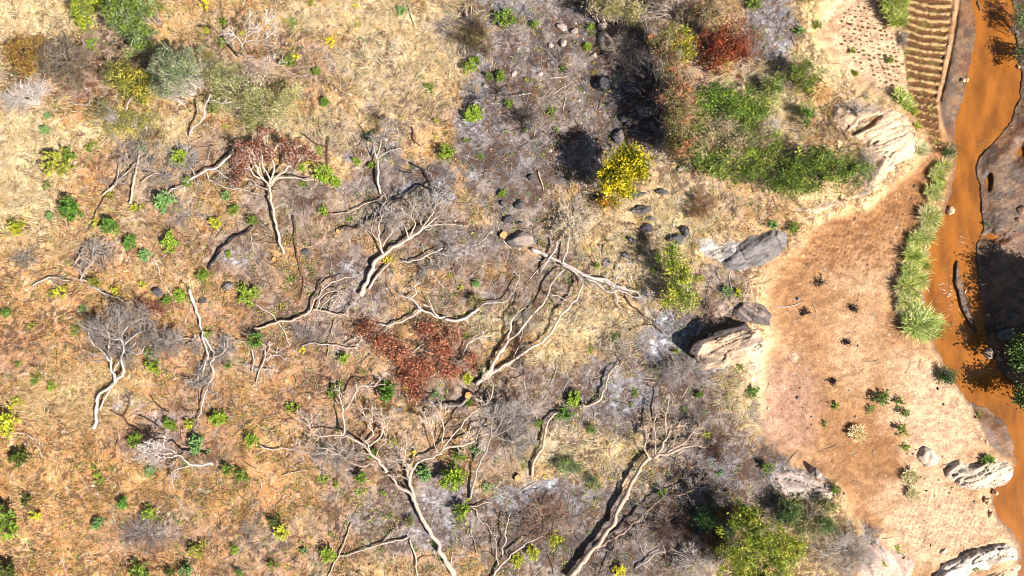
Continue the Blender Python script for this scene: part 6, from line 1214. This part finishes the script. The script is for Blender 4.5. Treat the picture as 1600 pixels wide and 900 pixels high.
 (1158,573,9,'sprig','b','yellow green bush below the rock ridge'),(1183,541,9,'sprig','g','green bush on the right end of the rock ridge'),(961,527,9,'sprig','g','bright sprig inside the tangled brush at centre right'),(1057,547,7,'sprig','b','small bright bush on ash left of the rock ridge'),(923,545,8,'sprig','b','small sprig left of the tangled brush'),(1137,455,10,'loose','t','dull green bush above the rock ledge'),(1152,458,8,'sprig','y','yellow sprig right of the dull green bush above the ledge'),
 (1093,435,8,'sprig','y','yellow green sprig right of the leaning leafy tree'),(932,415,6,'ball','g','tiny bush above the silver trunk'),(1085,385,8,'sprig','o','olive sprig between the leafy tree and the white slab'),(1239,357,12,'loose','g','green bush on the right shoulder of the grey rock face'),(1208,352,9,'loose','t','dull bush on the top of the grey rock face'),(785,302,7,'ball','g','tiny bush above the cracked dark stone'),
 (1378,623,15,'loose','d','dark green bush at the top of the weed strip on the lower field'),(1407,628,9,'sprig','g','upper green weed of the strip on the lower field'),(1413,645,9,'loose','g','middle green weed of the strip on the lower field'),(1411,672,12,'sprig','b','lower wide green weed of the strip on the lower field'),(1305,633,9,'sprig','g','small green tuft in the left of the lower field'),(1288,662,6,'sprig','g','tiny green tuft lower left in the field'),(1416,700,8,'sprig','b','lowest green weed of the strip on the lower field'),(1361,640,8,'sprig','g','small weed left of the dark bush in the lower field'),
 (1275,40,9,'loose','g','green shrub at the corner of the seedling plot'),(1250,48,10,'sprig','t','dull weed left of the seedling plot corner shrub'),(1332,78,7,'sprig','b','bright weed among the seedlings'),(1391,92,7,'loose','g','bright weed at the right of the seedlings'),(1262,140,6,'ball','y','yellow green weed on the rock spur'),(1429,176,8,'loose','y','yellow green weed at the tip of the rock spur, upper'),(1432,198,9,'loose','y','yellow green weed at the tip of the rock spur, lower'),(1408,192,6,'sprig','y','small weed in the spur crack'),
 (1302,870,0,'','',''),(1405,860,8,'sprig','b','green weed beside the pinkish rubble'),(1380,880,8,'sprig','y','yellow weed in front of the pinkish rubble'),(1543,349,6,'sprig','g','small weed at the water edge on the mud flat'),(1514,468,5,'sprig','g','tiny weed on the long mud bar'),(1504,493,5,'sprig','g','second tiny weed lower on the long mud bar'),(1525,886,7,'sprig','g','tiny weed on the tan shelf'),(1530,648,5,'sprig','b','tiny weed on the wet mud tip'),
 (1335,760,0,'','',''),(1305,765,9,'loose','g','green weed at the right edge of the rubble'),(1242,787,6,'sprig','y','small weed under the rubble'),(1336,115,6,'ball','b','weed in the middle of the seedlings'),(1160,5,0,'','',''),(1178,6,13,'loose','g','green bush at the top edge right of the rust red one'),(1135,98,7,'loose','b','bright green tip inside the rust red bush')]
rs = np.random.RandomState(77); used = {}
def place(pr, u_, v_, rpx, colr, label, cat, group, hs=1.0):
    first = pr not in used; rad = rpx*S
    r_ = pr if first else pr.copy()
    if not first: col.objects.link(r_)
    used[pr] = 1; p = Pt(u_, v_, rad*0.6*hs); p[2] -= rad*0.6*hs
    r_.location = p; r_.rotation_euler = (0, 0, rs.uniform(0, 6.28)); r_.scale = (rad*1.3*rs.uniform(.9, 1.1), rad*1.28*rs.uniform(.8, 1.12), rad*1.1*hs*rs.uniform(.8, 1.2))
    kids = list(pr.children)
    for c in kids:
        if first: d = c
        else: d = c.copy(); col.objects.link(d); d.parent = r_
        if d.name.startswith('leaves'): d.color = (*(A(*colr)*rs.uniform(.9, 1.12)), 1)
    for k_ in ('label', 'category', 'group'):
        if k_ in r_: del r_[k_]
    tag(r_, label, cat, group); return r_
KID = {}
for kk_, ps in PROTO.items():
    for p_ in ps: KID[p_] = list(p_.children)
_place_children = KID
for (x, y, r_, kd, ck, lb) in SH:
    if not kd: continue
    pr = PROTO[kd][rs.randint(3)]; o = place(pr, x, y, r_, SHC[ck], lb, 'shrub', 'shrubs scattered over the ground', 1.0)
# seedlings of the plot
def seedling(seed):
    r = np.random.RandomState(seed); n = 16; a = r.uniform(0, 6.283, n); p = np.zeros((n, 3)); p[:, 2] = r.uniform(.0, .06, n)
    return leaf_mesh('seedling', p, r.uniform(.06, .11, n), np.ones((n, 3))*r.uniform(.7, 1.2, n)[:, None], r, M_LEAF, up=.5, dirs=np.stack([np.cos(a), np.sin(a), r.uniform(.3, 1.2, n)], -1), asp=.5)
sp = seedling(9); cnt = 0
PLOT = [(1312,20),(1350,5),(1370,10),(1398,60),(1412,95),(1410,140),(1385,138),(1345,110),(1312,70)]
for gi in range(24):
    for gj in range(24):
        x = 1300+gi*8.6+gj*1.6; y = 2+gj*7.6+gi*2.0; x += rs.normal(0, 1); y += rs.normal(0, 1)
        if float(sdf(PLOT, np.array([x]), np.array([y]))[0]) < 0 or rs.rand() < .22: continue
        o = sp if cnt == 0 else sp.copy()
        if cnt: col.objects.link(o)
        cnt += 1; sc_ = rs.uniform(.5, 1.15); o.location = Pt(x, y); o.rotation_euler = (0, 0, rs.uniform(0, 6)); o.scale = (sc_,)*3
        g_ = (140, 150, 70) if rs.rand() < .45 else (160, 112, 70)
        o.color = (*A(*g_), 1); tag(o, 'tiny seedling in the rows of the pale sandy plot left of the planting ridges', 'seedling', 'seedlings in the sandy plot')
# unused prototypes away
for ps in PROTO.values():
    for p_ in ps:
        if p_ not in used:
            for c in list(p_.children): bpy.data.objects.remove(c)
            bpy.data.objects.remove(p_)
